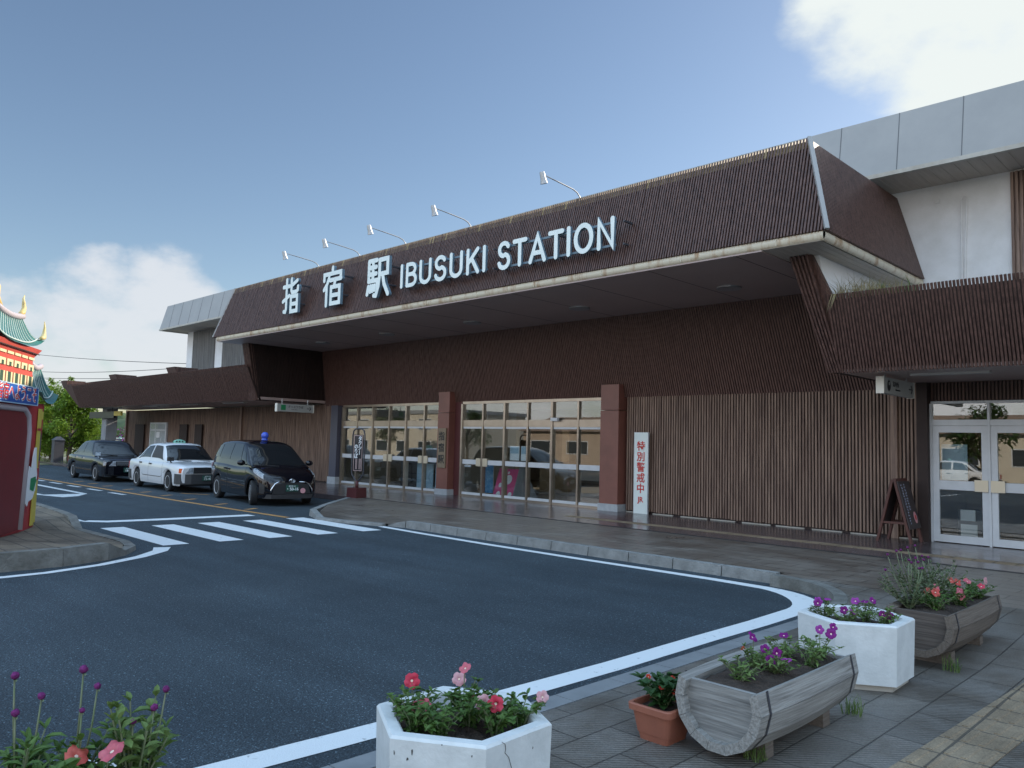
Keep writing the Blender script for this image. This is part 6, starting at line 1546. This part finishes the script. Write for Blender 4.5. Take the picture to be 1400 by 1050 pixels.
# right = image right in the ground plane
def off(cx, cy, r, fwd): return (cx + Rt.x * r + F.x * fwd, cy + Rt.y * r + F.y * fwd)
GA = 'globe flowers in the bottom left planter'
def heads(lst): return [(Rt.x * r + F.x * fw, Rt.y * r + F.y * fw, z, q) for r, fw, z, q in lst]
bx, by = -3.06, .93
p0 = off(bx, by, -.19, .05); globe_plant((p0[0], p0[1], .40), 13, .36, .16, 'globe amaranth at far left of bottom left planter, several magenta heads', GA, 'leaf', heads([(-.06, .03, .475, .016), (.03, .05, .40, .015), (-.03, .0, .355, .016)]), .085, .03)
p0 = off(bx, by, -.02, .08); globe_plant((p0[0], p0[1], .40), 10, .34, .13, 'globe amaranth in middle of bottom left planter, one tall magenta head', GA, 'leaf', heads([(.0, .03, .495, .017), (.06, .02, .44, .014), (.02, .0, .36, .011)]), .085, .034)
p0 = off(bx, by, .19, .10); globe_plant((p0[0], p0[1], .40), 13, .52, .11, 'tall leafy globe amaranth plant at the right of the bottom left planter', GA, 'leaf_pale', heads([(.09, .02, .43, .014), (.06, .0, .37, .015), (.0, -.03, .33, .013)]), .085, .036, 7)
p0 = off(bx, by, .06, -.02); plant('petunia_plant', (p0[0], p0[1], .40), .12, .2, 8, 7, 'petunia plant with two broad pink blooms in the bottom left planter', 'petunia', None, 'leaf', [(Rt.x * .0 - .04, Rt.y * .0 + .0, .235, 'petal_coral'), (-.05, -.05, .175, 'petal_coral'), (Rt.x * .1, Rt.y * .1, .265, 'petal_pink')], .035, .08, fr=.043)
GB = 'globe flowers in the brown barrel'
for i, (x, y, h_) in enumerate(((-2.36, 7.25, .34), (-2.38, 7.55, .42), (-2.33, 7.85, .46))):
    globe_plant((x, y, .44), 18, h_ * 1.0, .26, ['dull green globe amaranth plant at the near left of the brown barrel', 'tall dull green globe amaranth plant in the left middle of the brown barrel', 'dull green globe amaranth plant towards the far end of the brown barrel'][i], GB, 'leaf_dull',
                [(rnd(-.22, .18), rnd(-.2, .2), h_ * rnd(.8, 1.2), .013) for _ in range(5)], .07, .02)
# weeds at the planter feet
for (x, y, n_, lab) in ((-2.2, 4.22, 60, 'thin grass weeds under the near end of the grey barrel'), (-2.12, 5.42, 45, 'thin grass weeds under the far end of the grey barrel'), (-2.0, 7.12, 40, 'thin grass weeds under the near end of the brown barrel'), (-3.46, 3.12, 30, 'small weed growing beside the bottom centre planter at the edge strip')):
    g = MB(); blades(g, (x, y, .03), .06, .05, n_, .13 if n_ > 30 else .05, .9, .003); tag(g.build('weed_tuft', M['grass']), lab, 'weeds', 'weeds between planters and paving')

# ------------------------------------------------------------------ trees, wires, background
def tree(name, loc, h, cr, label, group, lm, n=5000, ls=.16, trunk=.18, crown0=.3, squash=1.0, category='tree'):
    t = empty(name, loc, label, category, group); b = Vector(loc); g = MB(); g.smooth = True
    g.tube([b - Vector((0, 0, .1)), b + Vector((.05, .05, h * .25)), b + Vector((-.05, .1, h * .5)), b + Vector((0, 0, h * .8))], [trunk, trunk * .8, trunk * .6, trunk * .2], 8)
    cl = []
    for i in range(26):
        a = rnd(0, 6.28); z = h * (crown0 + (1 - crown0) * rnd(.05, .95)); k = math.sin(math.pi * min(1, max(.12, (z / h - crown0) / (1 - crown0) * .85 + .1))); q = cr * k * math.sqrt(rnd(.1, 1))
        c = b + Vector((math.cos(a) * q, math.sin(a) * q * squash, z)); cl.append((c, cr * rnd(.22, .42)))
        s = b + Vector((0, 0, max(h * .2, z * .6))); g.tube([s, s.lerp(c, .5) + Vector((0, 0, .1)), c], [trunk * .3, trunk * .2, trunk * .06], 5)
    g.build('trunk', M['bark'], t)
    g = MB()
    for i in range(n):
        c, r = random.choice(cl); d = Vector((random.gauss(0, 1), random.gauss(0, 1), random.gauss(0, .8)))
        d = d.normalized() * r * (rnd(.2, 1) ** .5); p = c + d
        an = rnd(0, 6.28); el = rnd(-.6, .6); leaf(g, p, (math.cos(an) * math.cos(el), math.sin(an) * math.cos(el), math.sin(el)), ls * rnd(.7, 1.4), ls * .6 * rnd(.7, 1.2), .6, .2)
    g.build('crown', M[lm], t)
    return t
random.seed(11)
TG = 'trees at the far left'
tree('broadleaf_tree', (-52.5, 14.9, 0), 4.1, 2.0, 'bright leafy tree nearest the left canopy end, behind the black sedan', TG, 'tree_leaf', 8000, .2, .14, .06)
tree('broadleaf_tree', (-56, 14.9, 0), 4.5, 2.3, 'bright leafy tree left of the canopy beside the teal kiosk roof', TG, 'tree_leaf', 8000, .2, .14, .06)
tree('broadleaf_tree', (-60.5, 14.0, 0), 4.7, 2.6, 'deeper green tree at the far left partly behind the red kiosk', TG, 'tree_leaf', 7000, .22, .16, .06)
tree('slim_tree', (-64, 16.6, 0), 6.2, .42, 'thin spiky tree top rising above the far left trees', 'spiky trees at the far left', 'tree_leaf', 700, .22, .05, .2)
tree('slim_tree', (-66, 18.6, 0), 6.2, .38, 'thin spiky tree top beside the end of the left canopy', 'spiky trees at the far left', 'tree_leaf', 700, .22, .05, .2)
g = MB()
for _ in range(40): blades(g, (rnd(-66, -48), rnd(12.2, 14.5), 0), .5, .4, 26, .35, .8, .012)
tag(g.build('verge_grass', M['grass'], None), kind='stuff')
tag(bpy.data.objects['verge_grass'], 'rough sunlit grass around the trees at the far left', 'grass')
g = MB(); g.add([(-120, 11.6, .03), (-47.9, 11.6, .03), (-47.9, 19.5, .03), (-120, 19.5, .03)], [(0, 1, 2, 3)]); struct('verge', g, M['grass_ground'])
t = empty('stone_post', (-49.2, 13.4, 0), 'dark squat stone post in front of the bright tree behind the black sedan', 'post')
g = MB(); g.box(-49.45, -48.95, 13.15, 13.65, 0, 1.35); g.build('shaft', M['steel_dark'], t)
g = MB(); g.hexa([(-49.5, 13.1, 1.35), (-48.9, 13.1, 1.35), (-48.9, 13.7, 1.35), (-49.5, 13.7, 1.35), (-49.3, 13.3, 1.55), (-49.1, 13.3, 1.55), (-49.1, 13.5, 1.55), (-49.3, 13.5, 1.55)]); g.build('cap', M['steel_dark'], t)
t = empty('flowering_shrub', (-56, 19.5, 0), 'pink flowering shrub seen between the grey pillar and the slat wall', 'shrub')
g = MB()
for _ in range(900):
    g.cur = 0 if rnd(0, 1) < .6 else 1; a = rnd(0, 6.28); q = 1.0 * math.sqrt(rnd(0, 1)); leaf(g, (-56 + math.cos(a) * q, 19.5 + math.sin(a) * q, rnd(.3, 2.2)), (rnd(-1, 1), rnd(-1, 1), rnd(-.5, 1)), .16, .1)
g.tube([(-56, 19.5, 0), (-56, 19.5, 1.6)], .05, 6); g.build('foliage', [M['leaf'], M['petal_violet']], t)
# overhead wires between two poles
t = empty('utility_pole', (-103, 22, 0), 'grey concrete utility pole carrying the overhead wires, far left behind the kiosk', 'utility pole')
g = MB(); g.smooth = True; g.tube([(-103, 22, 0), (-103, 22, 12)], [.2, .13], 10); g.build('shaft', M['concrete'], t)
g = MB(); g.box(-103.06, -102.94, 21.2, 22.8, 11.2, 11.35); g.build('cross_arm', M['steel_dark'], t)
for i, ((z0, z1), sag) in enumerate((((10.9, 6.1), .3), ((8.8, 6.3), .5), ((8.0, 5.6), .3), ((7.8, 5.4), .5))):
    A, B = Vector((-103, 22, z0)), Vector((-44, 22, z1)); g = MB()
    g.tube([A.lerp(B, k / 16) - Vector((0, 0, sag * 4 * (k / 16) * (1 - k / 16))) for k in range(17)], .022, 5)
    tag(g.build('overhead_wire', M['black']), ['topmost overhead wire crossing the sky left of the station', 'second overhead wire from the top, rising towards the station', 'third overhead wire from the top, above the left canopy', 'lowest overhead wire just above the left canopy'][i], 'wire', 'overhead wires left of the station')
# far wood on the horizon
g = MB(); random.seed(9)
for i in range(420):
    a = rnd(0, 6.28); d = rnd(170, 260); x, y = -20 + math.cos(a) * d, 10 + math.sin(a) * d
    g.smooth = True; r = rnd(5, 9); g.sphere((x, y, rnd(0, 2.5)), r, 8, 6, (1.2, 1.2, rnd(.5, .8)))
    for k in range(5): g.sphere((x + rnd(-6, 6), y + rnd(-6, 6), rnd(1, 5)), rnd(1.5, 3), 6, 4)
tag(g.build('far_wood', M['wood_far']), 'low belt of distant woodland along the horizon', 'wood', None, 'stuff')
# greenery on the platform side, seen through the hall
tree('platform_shrub', (-14.5, 34, 0), 3.2, 2.4, 'bright green shrub on the platform side seen through the right entrance glass', None, 'tree_leaf', 3000, .22, .1, .1, category='shrub')

# ---------------- across the forecourt (seen in the glass)
def house(loc, w_, d_, h_, m, label, roof_h, nwin, storeys=2):
    x, y = loc; t = empty('opposite_building', (x, y, 0), label, 'building', 'buildings across the forecourt')
    g = MB(); g.box(x - w_ / 2, x + w_ / 2, y - d_ / 2, y + d_ / 2, 0, h_); g.build('wall', m, t)
    g = MB()
    if roof_h > .6: g.slab([(x - w_ / 2 - .4, y + d_ / 2 + .5, h_), (x - w_ / 2 - .4, y - d_ / 2 - .5, h_), (x - w_ / 2 - .4, y, h_ + roof_h)], (w_ + .8, 0, 0))
    else: g.box(x - w_ / 2 - .2, x + w_ / 2 + .2, y - d_ / 2 - .2, y + d_ / 2 + .2, h_, h_ + roof_h)
    g.build('roof', M['opp_roof'] if roof_h > .6 else M['concrete'], t)
    for s in range(storeys):
        for i in range(nwin):
            g = MB(); xx = x - w_ / 2 + w_ * (i + .5) / nwin; zz = h_ * (s + .5) / storeys; ww = w_ / nwin * .28
            g.box(xx - ww, xx + ww, y + d_ / 2 - .02, y + d_ / 2 + .03, zz - .6, zz + .7); wf = g.build('window', M['alu'], t)
            g = MB(); g.box(xx - ww + .08, xx + ww - .08, y + d_ / 2 + .03, y + d_ / 2 + .05, zz - .52, zz + .62); g.build('pane', M['opp_window'], wf)
    return t
house((-44, -30), 24, 9, 3.2, M['opp_brown'], 'low brown brick building across the forecourt, reflected in the right entrance', 1.6, 5, 1)
house((-75, -28), 24, 10, 5.0, M['opp_beige'], 'beige flat roofed building across the forecourt, reflected in the left entrance', .4, 6)
house((-15, -36), 18, 9, 3.4, M['opp_beige'], 'beige building across the forecourt behind the photographer', 1.6, 4, 1)
house((3, -30), 18, 9, 6.2, M['opp_white'], 'white building across the forecourt at the right behind the photographer', 1.8, 5)
random.seed(31)
for i, (x, y, h_, c_) in enumerate(((-38, -19, 3.6, 1.6), (-54, -16, 4.6, 2.0), (-30, -21, 3.2, 1.5), (-13, -20, 5, 1.9), (-66, -16, 5, 1.9), (-9, -24, 4.5, 1.7))):
    tree('street_tree', (x, y, 0), h_, c_, ['street tree before the brown building across the forecourt', 'taller street tree left of the brown building across the forecourt', 'small street tree right of the brown building across the forecourt', 'street tree before the beige building across the forecourt', 'street tree before the white flat roofed building across the forecourt', 'street tree near the right hand white building across the forecourt'][i], 'street trees across the forecourt', 'tree_leaf_deep', 1500, .3, .14, .35)
c = copy_tree(wt); c.location = (-13.5, -15.5, 0); c.rotation_euler = (0, 0, R(178)); tag(c, 'white car parked across the forecourt, mirrored in the double doors', 'car', 'white cars across the forecourt')
